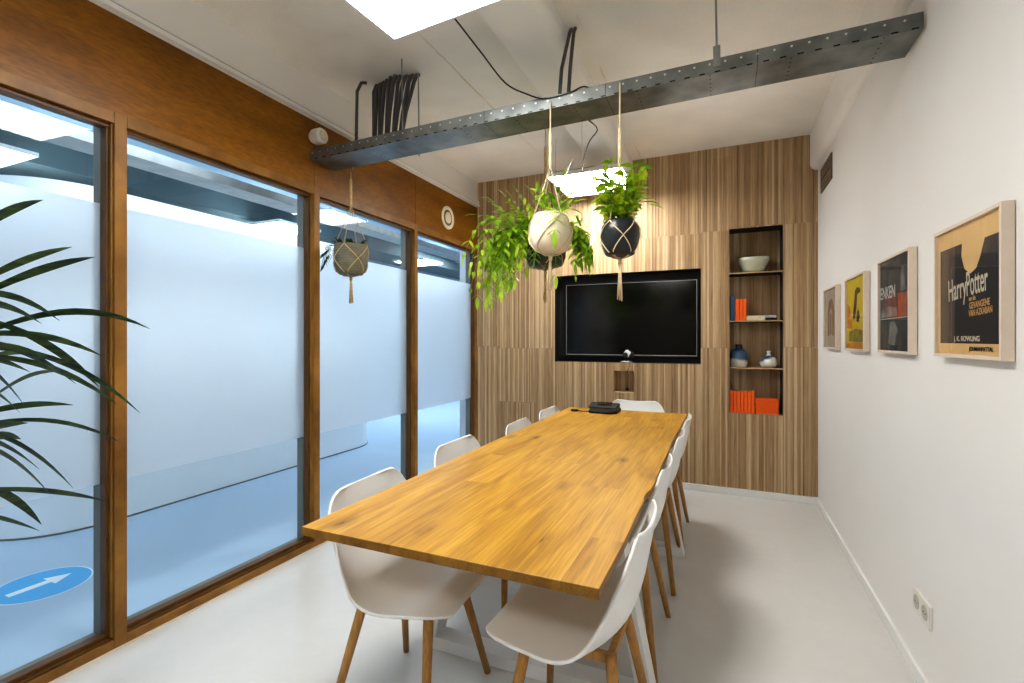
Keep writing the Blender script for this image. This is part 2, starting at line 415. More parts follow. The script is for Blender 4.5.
# glazed partition: four windows
PY = [.157, 1.212, 2.270, 3.320, D]
for k in range(4):
    y0, y1 = PY[k], PY[k+1]
    r = sroot('window_%d' % (k+1), (-2.33, (y0+y1)/2, 0), 'fixed glazed bay with brown timber frame and frosted band')
    f = MB(); pw = .046 if k < 3 else .006
    f.box(-2.36, -2.29, y1-pw, y1, .0, 2.2155)
    f.box(-2.36, -2.302, y1-pw-.007, y1-pw, .05, 2.17)
    f.box(-2.36, -2.29, y0, y1-pw, 0, .042); f.box(-2.36, -2.29, y0, y1-pw, 2.166, 2.2155)
    f.build('window_frame', M['frame'], r, bevel=.0025)
    g = MB()
    g.box(-2.36, -2.318, y1-pw-.017, y1-pw-.007, .05, 2.165); g.box(-2.36, -2.300, y0, y1-pw-.007, .042, .050)
    g.box(-2.36, -2.318, y0, y1-pw-.017, .050, .066); g.box(-2.36, -2.312, y0, y1-pw-.007, 2.150, 2.166)
    g.build('glazing_bead', M['framedark'], r, bevel=.002)
    o = MB(); o.box(-2.42, -2.368, y1-pw-.012, y1+.012, 0, 2.2155); o.box(-2.42, -2.368, y0+.012, y1-pw-.012, 0, .05); o.box(-2.42, -2.368, y0+.012, y1-pw-.012, 2.18, 2.2155)
    o.build('outer_frame', M['greyplastic'], r, bevel=.002)
    MB().box(-2.366, -2.361, y0, y1-pw-.005, .045, 2.17).build('glass_pane', M['glass'], r)
    MB().box(-2.3605, -2.3575, y0+.002, y1-pw-.018, .68, 1.84).build('frosted_film', M['frost'], r)
struct(MB().box(-2.29, -2.284, .157, D, 0, .007).build('baseboard_left', M['maple']))

# back wall of thin vertical timber lamellae in panels, with openings for the screen, the shelf niche and the socket niche
TV = (-1.462, -.170, 1.0675, 1.875); NI = (.050, .437, .671, 2.185); SK = (-.9016, -.7236, .80, .993)
holes = (TV, NI, SK)
xe = sorted({LX, W, -2.05, -1.665, -1.46, TV[0], TV[1], NI[0], NI[1], SK[0], SK[1], -.04, .56})
lam = MB(); rl = random.Random(4)
def seams(xm):
    if xm < -2.05: return [1.205, 2.16]
    if xm < -1.665: return [.66, 1.19, 2.16]
    if xm < -1.46: return [1.19, 2.16]
    if xm < TV[1]: return [2.17]
    if xm < NI[0]: return [1.205, 2.18]
    if xm < NI[1]: return [2.195]
    return [1.215, 2.19]
for a, b in zip(xe[:-1], xe[1:]):
    if b-a < .003: continue
    n = max(1, round((b-a)/.0135)); ws = [rl.uniform(.55, 1.5) for _ in range(n)]; tw = sum(ws); x1 = a
    for i in range(n):
        x0 = x1; x1 = x0+ws[i]/tw*(b-a); xm = (x0+x1)/2
        cuts = sorted({.055, H, *seams(xm), *[z for h in holes if h[0] < xm < h[1] for z in h[2:]]})
        for z0, z1 in zip(cuts[:-1], cuts[1:]):
            zm = (z0+z1)/2
            if any(h[0] < xm < h[1] and h[2] < zm < h[3] for h in holes): continue
            off = rl.uniform(0, .0014) - (.008 if xm < -2.05 and 1.2 < zm < 2.16 else 0) + (.004 if -2.05 < xm < -1.665 and zm > 1.19 else 0)
            lam.box(x0+.0004, x1-.0004, D+off, D+.03, z0+.0006, z1-.0006)
struct(lam.build('wall_back', M['lamella']), 'timber wall of narrow vertical lamellae')
struct(MB().box(-2.42, W, D+.25, D+.35, 0, H).build('wall_back_core', M['black']))
struct(MB().box(-2.42, LX, D-.0005, D+.25, 0, H).build('trim_8', M['frame']))
# linings
def lining(name, h, d, matside, matback, back_strips=False, thick=.006):
    x0, x1, z0, z1 = h; y0 = D+.002; y1 = D+d
    b = MB(); b.box(x0-thick, x0, y0, y1, z0-thick, z1+thick); b.box(x1, x1+thick, y0, y1, z0-thick, z1+thick)
    b.box(x0, x1, y0, y1, z1, z1+thick); b.box(x0, x1, y0, y1, z0-thick, z0)
    r = struct(b.build(name, matside))
    k = MB()
    if back_strips:
        n = round((x1-x0)/.0195)
        for i in range(n):
            k.box(x0+(x1-x0)*i/n, x0+(x1-x0)*(i+1)/n-.0006, y1+rl.uniform(0, .002), y1+.02, z0, z1)
    else: k.box(x0-thick, x1+thick, y1, y1+.02, z0-thick, z1+thick)
    k.build('back_panel', matback, r)
    return r
lining('trim_4', TV, .13, M['black'], M['black'])
lining('trim_5', NI, .20, M['black'], M['lamella'], True)
lining('trim_6', SK, .12, M['lamella'], M['lamella'], True)
MB().box(NI[0], NI[1], D+.004, D+.2, NI[2]-.001, NI[2]+.002).build('niche_floor', M['lamella'], bpy.data.objects['trim_5'])

struct(MB().box(LX, W, D-.014, D, 0, .055).build('baseboard_back', M['whitegloss'], bevel=.003))
struct(MB().box(W-.014, W, YB, D-.014, 0, .055).build('baseboard_right', M['whitegloss'], bevel=.003))

# ceiling joist and rounded bulkhead along the right wall
def beam_sec(x0, x1, z0, z1, r, left, right, n=8):
    pts = [(x0, z1)]
    if left: pts += [(x0+r-r*math.cos(q), z0+r-r*math.sin(q)) for q in [PI/2*i/n for i in range(n+1)]]
    else: pts.append((x0, z0))
    if right: pts += [(x1-r+r*math.sin(q), z0+r-r*math.cos(q)) for q in [PI/2*i/n for i in range(n+1)]]
    else: pts.append((x1, z0))
    pts.append((x1, z1)); return pts
sec = beam_sec(-1.0, -.735, 2.745, H, .07, False, True)
struct(MB().prism(sec, lambda x, z: (x, YB, z), lambda x, z: (x, D, z)).build('ceiling_beam', M['beam'], bevel=0))
sec = beam_sec(.622, W, 2.59, H, .045, True, False)
struct(MB().prism(sec, lambda x, z: (x, YB, z), lambda x, z: (x, D, z)).build('wall_right_beam', M['beam']))
for nm in ('ceiling_beam', 'wall_right_beam'):
    for p in bpy.data.objects[nm].data.polygons: p.use_smooth = len(p.vertices) == 4
    bpy.data.objects[nm].data.set_sharp_from_angle(angle=math.radians(35))

# corridor: low white partition with rounded ends, column, tray, bulkhead
def rrect(x0, x1, y0, y1, r, n=10):
    out = []
    for cx, cy, q0 in ((x1-r, y1-r, 0), (x0+r, y1-r, PI/2), (x0+r, y0+r, PI), (x1-r, y0+r, 1.5*PI)):
        out += [(cx+r*math.cos(q0+PI/2*i/n), cy+r*math.sin(q0+PI/2*i/n)) for i in range(n+1)]
    return out
pl = rrect(-5.3, -3.92, 1.45, 4.95, .5)
o = struct(MB().prism(pl, lambda x, y: (x, y, .0), lambda x, y: (x, y, 2.32)).build('wall_partition', M['ccream'], smooth=True))
o.data.set_sharp_from_angle(angle=math.radians(40))
struct(MB().prism(rrect(-5.305, -3.915, 1.445, 4.955, .505), lambda x, y: (x, y, 0), lambda x, y: (x, y, .012)).build('baseboard_partition', M['greyplastic']))
struct(MB().box(-2.64, -2.54, 4.62, 4.74, 0, H).build('trim_7', M['cwall']))
struct(MB().box(-5.6, -4.95, -3.1, 10.1, 2.66, H).build('ceiling_bulkhead', M['cgrey']))
struct(MB().box(-5.75, -5.6, -3.1, 10.1, 0, H).build('wall_corridor_inner', M['cblue']))

# ------------------------------------------------------------------ lights
def panel(x0, x1, y0, y1, z, label, led, group, wires=True):
    r = thing('ceiling_panel_light', label, 'light', ((x0+x1)/2, (y0+y1)/2, z), group)
    b = MB(); t = .012
    b.box(x0, x1, y0, y0+t, z, z+.03); b.box(x0, x1, y1-t, y1, z, z+.03); b.box(x0, x0+t, y0+t, y1-t, z, z+.03); b.box(x1-t, x1, y0+t, y1-t, z, z+.03)
    b.box(x0+t, x1-t, y0+t, y1-t, z+.02, z+.03)
    b.build('housing', M['steelwhite'], r, bevel=.002)
    MB().box(x0+t, x1-t, y0+t, y1-t, z+.004, z+.012).build('diffuser', led, r)
    if wires:
        for x in (x0+.06, x1-.06):
            for y in (y0+.06, y1-.06):
                zt = 2.745 if -1.0 < x < -.735 else H
                MB().tube([(x, y, z+.03), (x, y, zt)], .0012, 5).build('suspension_wire', M['silver'], r)
    return r
p1 = panel(-1.285, -.685, 1.09, 1.69, 2.55, 'square LED panel above the near end of the table, nearest the camera', LED, 'panels over the meeting room')
p1.rotation_euler = (0, 0, math.radians(-4)); p1.location.x += -.022; p1.location.y += -.022
panel(-1.275, -.675, 3.59, 4.19, 2.55, 'square LED panel glowing behind the hanging plants by the timber wall', LED, 'panels over the meeting room')
panel(-1.285, -.685, -1.45, -.85, 2.57, 'unseen square LED panel added for fill behind the camera', LED, 'panels over the meeting room')  # unseen panel, added as extra fill
for i, y in enumerate((-1.6, 1.2, 3.83, 6.6)):
    panel(-5.05, -4.45, y, y+.6, 2.57, '%s LED panel along the corridor behind the glazing' % ORD[i], LEDC, 'corridor panels', False)
def area(name, loc, rot, sx, sy, power, col):
    l = bpy.data.lights.new(name, 'AREA'); l.shape = 'RECTANGLE'; l.size = sx; l.size_y = sy; l.energy = power; l.color = col
    o = bpy.data.objects.new(name, l); C.objects.link(o); o.location = loc; o.rotation_euler = rot; return o
for i, y in enumerate((-.6, 1.6, 3.6, 6.6)):  # added fill lights, no fixtures of their own, washing partition and floor
    area('corridor_fill', (-2.6, y, 2.82), (0, math.radians(50), 0), .25, 1.3, 11, (.82,.91,1.0)).data.spread = math.radians(75)
    area('corridor_fill', (-3.2, y+1, 2.84), (0, 0, 0), .5, 1.2, 19, (.78,.89,1.0))
area('corridor_fill', (-4.2, 7.5, 2.84), (0,0,0), 1.2, 1.2, 95, (.82,.91,1.0))
area('room_fill', (-.3, -1.3, 2.80), (0,0,0), 1.4, .8, 5, (1,.98,.95))  # added fill light behind the camera, no fixture
for x, y in ((-1.6, .6), (0, .9), (-1.75, 3.4), (-.05, 3.3)): area('ceiling_fill', (x, y, 2.05), (PI,0,0), .5, .9, 1.6, (1,.97,.92))  # added upward fill to brighten the ceiling, no fixtures

# ------------------------------------------------------------------ cable tray over the room
def tray_z(x): return 2.36+(x+2.29)/2.965*.042
def m_tray():
    s = Nodes('perforated_galvanised_steel')
    tc = s.n('ShaderNodeTexCoord'); sep = s.n('ShaderNodeSeparateXYZ'); s.l(tc.outputs['Object'], sep.inputs[0])
    X, Y_, Z_ = sep.outputs
    n = s.noise(s.coords('Object'), 9, 3)
    c = s.ramp(n, [(.3, L(106,110,109)), (.7, L(142,146,145))])
    def cell(v, p, off=0): return s.math('SUBTRACT', s.math('MODULO', s.math('ADD', v, 50*p+off), p), p/2)
    def disc(a, b, r):
        d = s.math('SQRT', s.math('ADD', s.math('POWER', a, 2.0), s.math('POWER', b, 2.0))); return s.math('LESS_THAN', d, r)
    front = s.math('LESS_THAN', Y_, -.0995)
    k1 = s.math('MULTIPLY', disc(cell(X, .06), s.math('SUBTRACT', Z_, .041), .0045), front)
    c = s.mix(k1, c, L(214,214,208))  # pale dots paint the light showing through the punched holes
    slot = s.math('MULTIPLY', s.math('LESS_THAN', s.math('ABSOLUTE', cell(X, .06, .03)), .011), s.math('LESS_THAN', s.math('ABSOLUTE', s.math('SUBTRACT', Z_, .005)), .003))
    c = s.mix(s.math('MULTIPLY', slot, front), c, L(34,36,36))
    under = s.math('LESS_THAN', Z_, .001)
    k3 = s.math('MULTIPLY', disc(cell(X, .30), cell(Y_, .035), .004), under)
    c = s.mix(k3, c, L(30,32,32))
    jl = s.math('LESS_THAN', s.math('ABSOLUTE', cell(X, .62)), .0012)
    c = s.mix(jl, c, L(60,62,62))
    s.bsdf(c, .40, .8); return s.m
M['tray'] = m_tray()
def cable_tray():
    z = tray_z(-.8)
    r = thing('cable_tray', 'perforated galvanised cable tray crossing the room under the ceiling, carrying hanging planters', 'cable tray', (-.8, 2.29, z))
    x0, x1, y0, y1, h = -2.285, .665, 2.19, 2.39, .06
    b = MB()
    b.box(x0, x1, y0, y1, z, z+.003); b.box(x0, x1, y0, y0+.003, z+.003, z+h); b.box(x0, x1, y1-.003, y1, z+.003, z+h)
    b.box(x0, x1, y0+.003, y0+.014, z+h-.003, z+h); b.box(x0, x1, y1-.014, y1-.003, z+h-.003, z+h)
    b.build('tray_channel', M['tray'], r)
    for x, y in ((-1.65, 2.245), (-1.65, 2.405)):
        MB().tube([(x, y, z-.004), (x, y, H)], .004, 6).build('hanger_rod', M['galv'], r)
    x = -.022
    br = MB(); br.box(x-.014, x+.014, 2.184, 2.19, z+.025, z+.11); br.box(x-.014, x+.014, 2.19, 2.215, z+.105, z+.11)
    br.build('hanger_bracket', M['galv'], r, bevel=.001)
    MB().tube([(x, 2.2, z+.08), (x, 2.2, H)], .0045, 6).build('hanger_rod', M['galv'], r)
    r.rotation_euler = (0, -.042/2.965, 0)
    return r
cable_tray()
# conduits dropping from the ceiling into the tray
def conduit(pts, r, label, group):
    o = MB().tube(pts, r, 8).build('cable_conduit', M['conduit'], smooth=True); tag(o, label, 'conduit', group)
conduit([(-2.02,2.38,H-.005), (-2.045,2.36,2.86), (-2.06,2.34,2.80), (-2.06,2.33,tray_z(-2.06)+.004)], .010, 'single grey conduit dropping to the tray beside the header board', None)
for i in range(10):
    k = i/9
    xt = -1.975+.30*k; yt = 2.44-.03*math.sin(k*3)
    xb = -1.945+.20*k; yb = 2.36-.10*(i % 2)*.3
    conduit([(xt, yt, H-.004), (xt+.004, yt-.03, 2.85-.01*math.sin(i)), (xt+.002, yt-.05, 2.80), ((xt+xb)/2, (yt-.05+yb)/2, 2.62), (xb, yb, tray_z(xb)+.006)], .0115+.001*(i % 3),
            '%s grey conduit of the dense bundle, counted from the glazed side' % ORD[i], 'bundle of conduits over the tray')
for i, (xt, xb) in enumerate(((-.712, -.735), (-.690, -.690))):
    conduit([(xt, 2.39, H-.002), (xt-.004, 2.375, 2.84), (xb, 2.30, 2.62), (xb, 2.25, tray_z(xb)+.006)], .0095,
            ('grey conduit beside the white ceiling joist, nearer the glazing', 'grey conduit beside the white ceiling joist, nearer the framed pictures')[i], 'pair of conduits by the joist')
def cord(name, pts, r, label, cat='cable', m='black'):
    # smooth catmull-rom path
    P = [Vector(p) for p in pts]; out = []
    for i in range(len(P)-1):
        p0, p1, p2, p3 = P[max(i-1,0)], P[i], P[i+1], P[min(i+2,len(P)-1)]
        for k in range(6):
            t = k/6
            out.append(.5*((2*p1)+(p2-p0)*t+(2*p0-5*p1+4*p2-p3)*t*t+(3*p1-p0-3*p2+p3)*t**3))
    out.append(P[-1])
    o = MB().tube(out, r, 6).build(name, M[m], smooth=True)
    if label: tag(o, label, cat)
    return o
cord('power_cord', [(-1.03,1.66,2.605), (-1.02,1.72,2.61), (-.985,1.90,2.555), (-.93,2.05,2.475), (-.86,2.14,2.45), (-.78,2.186,2.432), (-.66,2.186,2.436), (-.60,2.188,2.452), (-.572,2.205,2.451)], .0035,
     'slack black cable running from the near LED panel over the tray')
cord('power_cord', [(-.62,2.395,2.385), (-.615,2.55,2.40), (-.70,2.70,2.40), (-.83,3.05,2.43), (-.95,3.48,2.53), (-.99,3.62,2.582), (-.99,3.66,2.583)], .0035,
     'thin black cable hanging from the tray to the far LED panel')

# ------------------------------------------------------------------ left wall fittings
r = thing('motion_sensor', 'white round motion sensor on the brown header board', 'sensor', (-2.30, 2.22, 2.51))
Rx = Matrix.Rotation(PI/2, 3, 'Y')
MB().lathe([(.032,0), (.034,.006), (.034,.012), (.024,.014)], (-2.30,2.22,2.51), 24, Rx).build('mounting_plate', M['plastic'], r, smooth=True)
MB().lathe([(.030,.012), (.043,.018), (.047,.03), (.047,.075), (.042,.084), (.030,.086)], (-2.30,2.22,2.51), 28, Rx).build('sensor_housing', M['plastic'], r, bevel=.002)
MB().lathe([(.030,.086), (.028,.092), (.018,.096), (0,.097)], (-2.30,2.22,2.51), 24, Rx).build('lens', M['cream'], r, smooth=True)
r = thing('wall_speaker', 'cream ring shaped flush speaker on the brown header board', 'speaker', (-2.30, 3.80, 2.385))
MB().lathe([(.105,0), (.105,.008), (.098,.011), (.080,.010), (.074,.004)], (-2.30,3.80,2.385), 40, Rx).build('outer_ring', M['cream'], r, smooth=True)
MB().lathe([(.072,0), (.072,.0055), (0,.0055)], (-2.30,3.80,2.385), 36, Rx).build('recess', M['vent'], r)
MB().lathe([(.050,.0055), (.052,.010), (.045,.013), (0,.014)], (-2.30,3.80,2.385), 36, Rx).build('center_cap', M['cream'], r, smooth=True)

# ------------------------------------------------------------------ right wall fittings
r = thing('air_vent', 'small brown two slot air vent high on the white wall', 'vent', (W, 4.02, 2.45))
b = MB(); b.box(W-.010, W, 3.83, 4.21, 2.36, 2.385); b.box(W-.010, W, 3.83, 4.21, 2.51, 2.535); b.box(W-.010, W, 3.83, 3.855, 2.385, 2.51); b.box(W-.010, W, 4.185, 4.21, 2.385, 2.51)
b.build('vent_frame', M['vent'], r, bevel=.002)
b = MB()
for i in range(2): b.box(W-.008, W-.004, 3.855, 4.185, 2.392+i*.062, 2.444+i*.062)
b.build('vent_slat', M['vent'], r)
MB().box(W-.003, W, 3.855, 4.185, 2.385, 2.51).build('dark_opening', M['galvdark'], r)

r = thing('double_socket', 'white double power socket low on the wall above the baseboard', 'socket', (W, 2.222, .295))
b = MB(); b.box(W-.011, W, 2.142, 2.302, .252, .338)
b.build('cover_plate', M['plastic'], r, bevel=.003)
for y in (2.262, 2.182):
    Rm = Matrix.Rotation(-PI/2, 3, 'Y')
    s = MB().lathe([(.026,.0), (.026,.0125), (.022,.0125), (.021,.0115), (0,.0115)], (W,y,.297), 28, Rm).build('socket_face', M['sockface'], r)
    b = MB()
    for dy in (-.0095, .0095): b.lathe([(.003,.0115), (.003,.0122)], (W, y+dy, .297), 10, Rm)
    b.build('pin_hole', M['galvdark'], s)

# ------------------------------------------------------------------ framed posters
def text(body, size, y, z, x, mat, parent, sx=1.0, align='LEFT', shear=0, space=1.0, name='lettering', rot=0, width=None):
    cu = bpy.data.curves.new(name, 'FONT'); cu.body = body; cu.size = size; cu.align_x = align; cu.extrude = .0002; cu.offset = .0009 if size > .05 else .0004; cu.shear = shear; cu.space_character = space
    cu.materials.append(mat)
    o = bpy.data.objects.new(name, cu); C.objects.link(o); o.parent = parent
    q = parent; o0 = Vector((0,0,0))
    while q is not None: o0 += q.location; q = q.parent
    m = Matrix(((0,0,-1),(-1,0,0),(0,1,0))) @ Matrix.Rotation(rot, 3, 'Z')
    o.rotation_euler = m.to_euler(); o.location = Vector((x, y, z))-o0; o.scale = (sx, 1, 1)
    dg = bpy.context.evaluated_depsgraph_get()
    me = bpy.data.meshes.new_from_object(o.evaluated_get(dg)); me.materials.clear(); me.materials.append(mat)
    if width:
        xs = [v.co.x for v in me.vertices]; o.scale = (width/(max(xs)-min(xs)), 1, 1)
    n = bpy.data.objects.new(name, me); C.objects.link(n); n.parent = parent; n.location = o.location; n.rotation_euler = o.rotation_euler; n.scale = o.scale
    bpy.data.objects.remove(o)
    return n
XF = .646
def frame(y0, y1, z0, z1, label):
    r = thing('picture_frame', label, 'picture', (W, (y0+y1)/2, z0))
    b = MB(); t = .011
    b.box(XF, W-.002, y0, y0+t, z0, z1); b.box(XF, W-.002, y1-t, y1, z0, z1); b.box(XF, W-.002, y0+t, y1-t, z0, z0+t); b.box(XF, W-.002, y0+t, y1-t, z1-t, z1)
    b.build('wooden_frame', M['maple'], r, bevel=.0012)
    MB().box(XF+.003, XF+.004, y0+t, y1-t, z0+t, z1-t).build('glass_front', M['picglass'], r)
    MB().box(XF+.0125, W-.003, y0+t, y1-t, z0+t, z1-t).build('backing_board', M['maple'], r)
    return r, (y0+t, y1-t, z0+t, z1-t)
tan = plain('poster_tan', (216,180,124), .7, .08, 9); pbrown = plain('poster_brown', (78,66,54), .7, .12, 12); pblack = plain('poster_black', (22,22,26), .7, .2, 12)
pcream = plain('poster_cream', (206,196,176), .7, .05, 12); pgold = plain('poster_gold', (206,160,98), .7, .05, 12)
X0 = XF+.010
def patch(r, poly, x, m, name='printed_shape'):
    return MB().prism(poly, lambda y, z: (x, y, z), lambda y, z: (x+.0003, y, z)).build(name, m, r)
# nearest: tan and black poster with pale lettering
r, (a, b, c, d) = frame(1.617, 2.045, 1.223, 1.630, 'framed tan and black book poster with pale lettering, nearest the camera')
p = MB().box(X0, X0+.002, a, b, c, d).build('poster', tan, r)
w = b-a; h = d-c
Y = lambda u: b-u*w
Z = lambda v: c+v*h
patch(p, [(Y(.04), Z(.085)), (Y(.30), Z(.085)), (Y(.30), Z(.86)), (Y(.04), Z(.86))], X0-.0004, pbrown)
patch(p, [(Y(.30), Z(.085)), (Y(.965), Z(.085)), (Y(.965), Z(.84)), (Y(.76), Z(.84)), (Y(.70), Z(.72)), (Y(.64), Z(.64)), (Y(.55), Z(.61)), (Y(.46), Z(.66)), (Y(.41), Z(.76)), (Y(.42), Z(.86)), (Y(.30), Z(.86))], X0-.0004, pblack)
text('Harry', .094, 1.955, 1.398, X0-.0012, pcream, p, name='title_lettering', rot=.06, width=.122)
text('Potter', .100, 1.832, 1.406, X0-.0012, pcream, p, name='title_lettering', rot=.06, width=.124)
text('en de', .020, 1.816, 1.390, X0-.0012, pgold, p, name='subtitle_lettering', rot=.05, width=.04)
text('GEVANGENE', .026, 1.814, 1.367, X0-.0012, pgold, p, name='subtitle_lettering', rot=.05, width=.118)
text('VAN AZKABAN', .026, 1.816, 1.345, X0-.0012, pgold, p, name='subtitle_lettering', rot=.05, width=.134)
text('J. K. ROWLING', .021, 1.914, 1.274, X0-.0012, pcream, p, name='author_lettering', width=.164)
text('JOUMANFATTAL', .017, 1.814, 1.246, X0-.0012, pblack, p, name='credit_lettering', width=.138)
# second: dark grey poster with a white title block and a rust coloured block
pdk = plain('poster_dark_grey', (58,62,62), .6, .5, 14); prust = plain('poster_rust', (150,82,48), .6, .3, 30); plight = plain('poster_pale', (196,198,192), .6, .1, 30); pmid = plain('poster_mid_grey', (112,118,116), .6, .5, 20)
r, (a, b, c, d) = frame(2.282, 2.690, 1.220, 1.630, 'framed dark grey poster with white title letters and a rust block')
p = MB().box(X0, X0+.002, a, b, c, d).build('poster', pdk, r); w = b-a; h = d-c
patch(p, [(Y(.62), Z(.36)), (Y(.99), Z(.36)), (Y(.99), Z(.60)), (Y(.62), Z(.61))], X0-.0004, prust)
patch(p, [(Y(.05), Z(.37)), (Y(.6), Z(.37)), (Y(.58), Z(.46)), (Y(.3), Z(.49)), (Y(.05), Z(.45))], X0-.0004, pmid)
patch(p, [(Y(.30), Z(.08)), (Y(.5), Z(.05)), (Y(.62), Z(.22)), (Y(.5), Z(.33)), (Y(.36), Z(.30))], X0-.0004, pmid)
patch(p, [(Y(.70), Z(.63)), (Y(.86), Z(.63)), (Y(.80), Z(.88)), (Y(.72), Z(.88))], X0-.0004, pmid)
patch(p, [(Y(0), Z(.347)), (Y(1), Z(.347)), (Y(1), Z(.355)), (Y(0), Z(.355))], X0-.0005, plight)
text('ENKEN', .074, 2.676, 1.456, X0-.0012, plight, p, name='title_lettering', width=.20)
# third: yellow poster with a dark curved shape and orange patches
pyel = plain('poster_yellow', (212,186,44), .6, .14, 12); pol = plain('poster_olive', (132,124,44), .6, .4, 22); por = plain('poster_orange', (202,134,44), .6, .25, 16); pdark = plain('poster_dark', (60,46,26), .6, .3, 16)
r, (a, b, c, d) = frame(2.925, 3.335, 1.217, 1.622, 'framed yellow poster with a dark curved shape')
p = MB().box(X0, X0+.002, a, b, c, d).build('poster', pyel, r); w = b-a; h = d-c
patch(p, [(Y(0), Z(0)), (Y(1), Z(0)), (Y(1), Z(.07)), (Y(.5), Z(.10)), (Y(0), Z(.06))], X0-.0003, por)
patch(p, [(Y(.02), Z(.3)), (Y(.35), Z(.28)), (Y(.3), Z(.45)), (Y(.15), Z(.62)), (Y(.02), Z(.66))], X0-.0003, por)
patch(p, [(Y(.12), Z(.1)), (Y(.92), Z(.09)), (Y(.9), Z(.25)), (Y(.5), Z(.28)), (Y(.14), Z(.24))], X0-.0003, pol)
patch(p, [(Y(.40), Z(.40)), (Y(.50), Z(.45)), (Y(.56), Z(.60)), (Y(.60), Z(.76)), (Y(.78), Z(.78)), (Y(.74), Z(.83)), (Y(.60), Z(.86)), (Y(.48), Z(.82)), (Y(.44), Z(.66)), (Y(.36), Z(.5))], X0-.0006, pdark)
patch(p, [(Y(.56), Z(.38)), (Y(.68), Z(.36)), (Y(.74), Z(.46)), (Y(.66), Z(.56)), (Y(.58), Z(.50))], X0-.0006, pdark)
# fourth: grey poster with a brown arched shape
pgr = plain('poster_grey', (168,160,148), .6, .1, 12); pbr = plain('poster_arch_brown', (118,90,68), .6, .3, 16)
r, (a, b, c, d) = frame(3.575, 3.985, 1.215, 1.622, 'framed grey poster with a brown arched shape, beside the timber wall')
p = MB().box(X0, X0+.002, a, b, c, d).build('poster', pgr, r); w = b-a; h = d-c
arch = [(Y(.25), Z(.2)), (Y(.78), Z(.2))]+[(Y(.515+.265*math.cos(q)), Z(.58+.25*math.sin(q))) for q in [PI*i/12 for i in range(13)]]
patch(p, arch, X0-.0004, pbr)
patch(p, [(Y(.4), Z(.2)), (Y(.62), Z(.2)), (Y(.62), Z(.6)), (Y(.5), Z(.68)), (Y(.4), Z(.6))], X0-.0008, pgr)
patch(p, [(Y(.45), Z(.22)), (Y(.57), Z(.22)), (Y(.57), Z(.55)), (Y(.5), Z(.6)), (Y(.45), Z(.55))], X0-.0011, pbr)

# ------------------------------------------------------------------ television, camera, socket niche cable
r = thing('television', 'large black flat screen television recessed in the timber wall', 'television', (-.785, D+.1, 1.09))
yf = D+.065
MB().box(-1.385, -.188, yf+.006, yf+.05, 1.118, 1.806).build('casing', M['black'], r, bevel=.004)
MB().box(-1.366, -.207, yf+.003, yf+.007, 1.138, 1.788).build('screen', M['blackgloss'], r)
b = MB(); t = .0035; x0, x1, z0, z1 = -1.370, -.203, 1.131, 1.792
b.box(x0, x1, yf, yf+.007, z0, z0+.007); b.box(x0, x1, yf, yf+.007, z1-t, z1); b.box(x0, x0+t, yf, yf+.007, z0+.007, z1-t); b.box(x1-t, x1, yf, yf+.007, z0+.007, z1-t)
b.build('bezel', M['silver'], r)
MB().box(-.95, -.62, yf+.05, D+.13, 1.3, 1.6).build('wall_mount', M['black'], r)

cx, cy, cz = -.797, D+.030, TV[2]+.001
r = thing('conference_camera', 'black and silver conference camera on the sill below the television', 'camera', (cx, cy, cz))
MB().lathe([(.055,0), (.057,.004), (.050,.012), (.018,.018)], (cx,cy,cz), 28, None, 1, .48).build('camera_base', M['silver'], r, smooth=True)
MB().tube([(cx,cy,cz+.014), (cx,cy,cz+.045)], .014, 14).build('neck', M['black'], r, smooth=True)
R_ = Matrix.Rotation(math.radians(38), 3, 'Y')
MB().rot_box(.062, .042, .05, Matrix.Translation((cx+.014, cy-.004, cz+.082)) @ R_.to_4x4()).build('camera_head', M['steelwhite'], r, bevel=.012, seg=3)
MB().rot_box(.036, .044, .052, Matrix.Translation((cx+.047, cy-.003, cz+.068)) @ R_.to_4x4()).build('rear_shell', M['black'], r, bevel=.01, seg=3)
MB().lathe([(.021,-.004), (.023,.0), (.023,.012), (.016,.015), (0,.013)], (cx-.004,cy-.023,cz+.068), 20, Matrix.Rotation(PI/2, 3, 'X')).build('lens', M['black'], r, smooth=True)
cord('camera_cable', [(cx+.03,D+.0,cz+.006), (cx+.038,D-.006,cz-.02), (cx+.022,D-.005,cz-.06), (cx+.014,D+.01,cz-.085), (cx+.012,D+.06,cz-.12), (cx+.0,D+.09,cz-.24)], .0022, None).parent = None
o = bpy.data.objects['camera_cable']; tag(o, 'thin dark cable hanging from the camera into the small square recess', 'cable')
MB().lathe([(0,-.014), (.010,-.012), (.013,-.004), (.013,.006), (.006,.012), (0,.012)], (cx,D+.09,cz-.245), 14, Matrix.Rotation(PI/2, 3, 'X')).build('plug', M['black'], o, smooth=True)

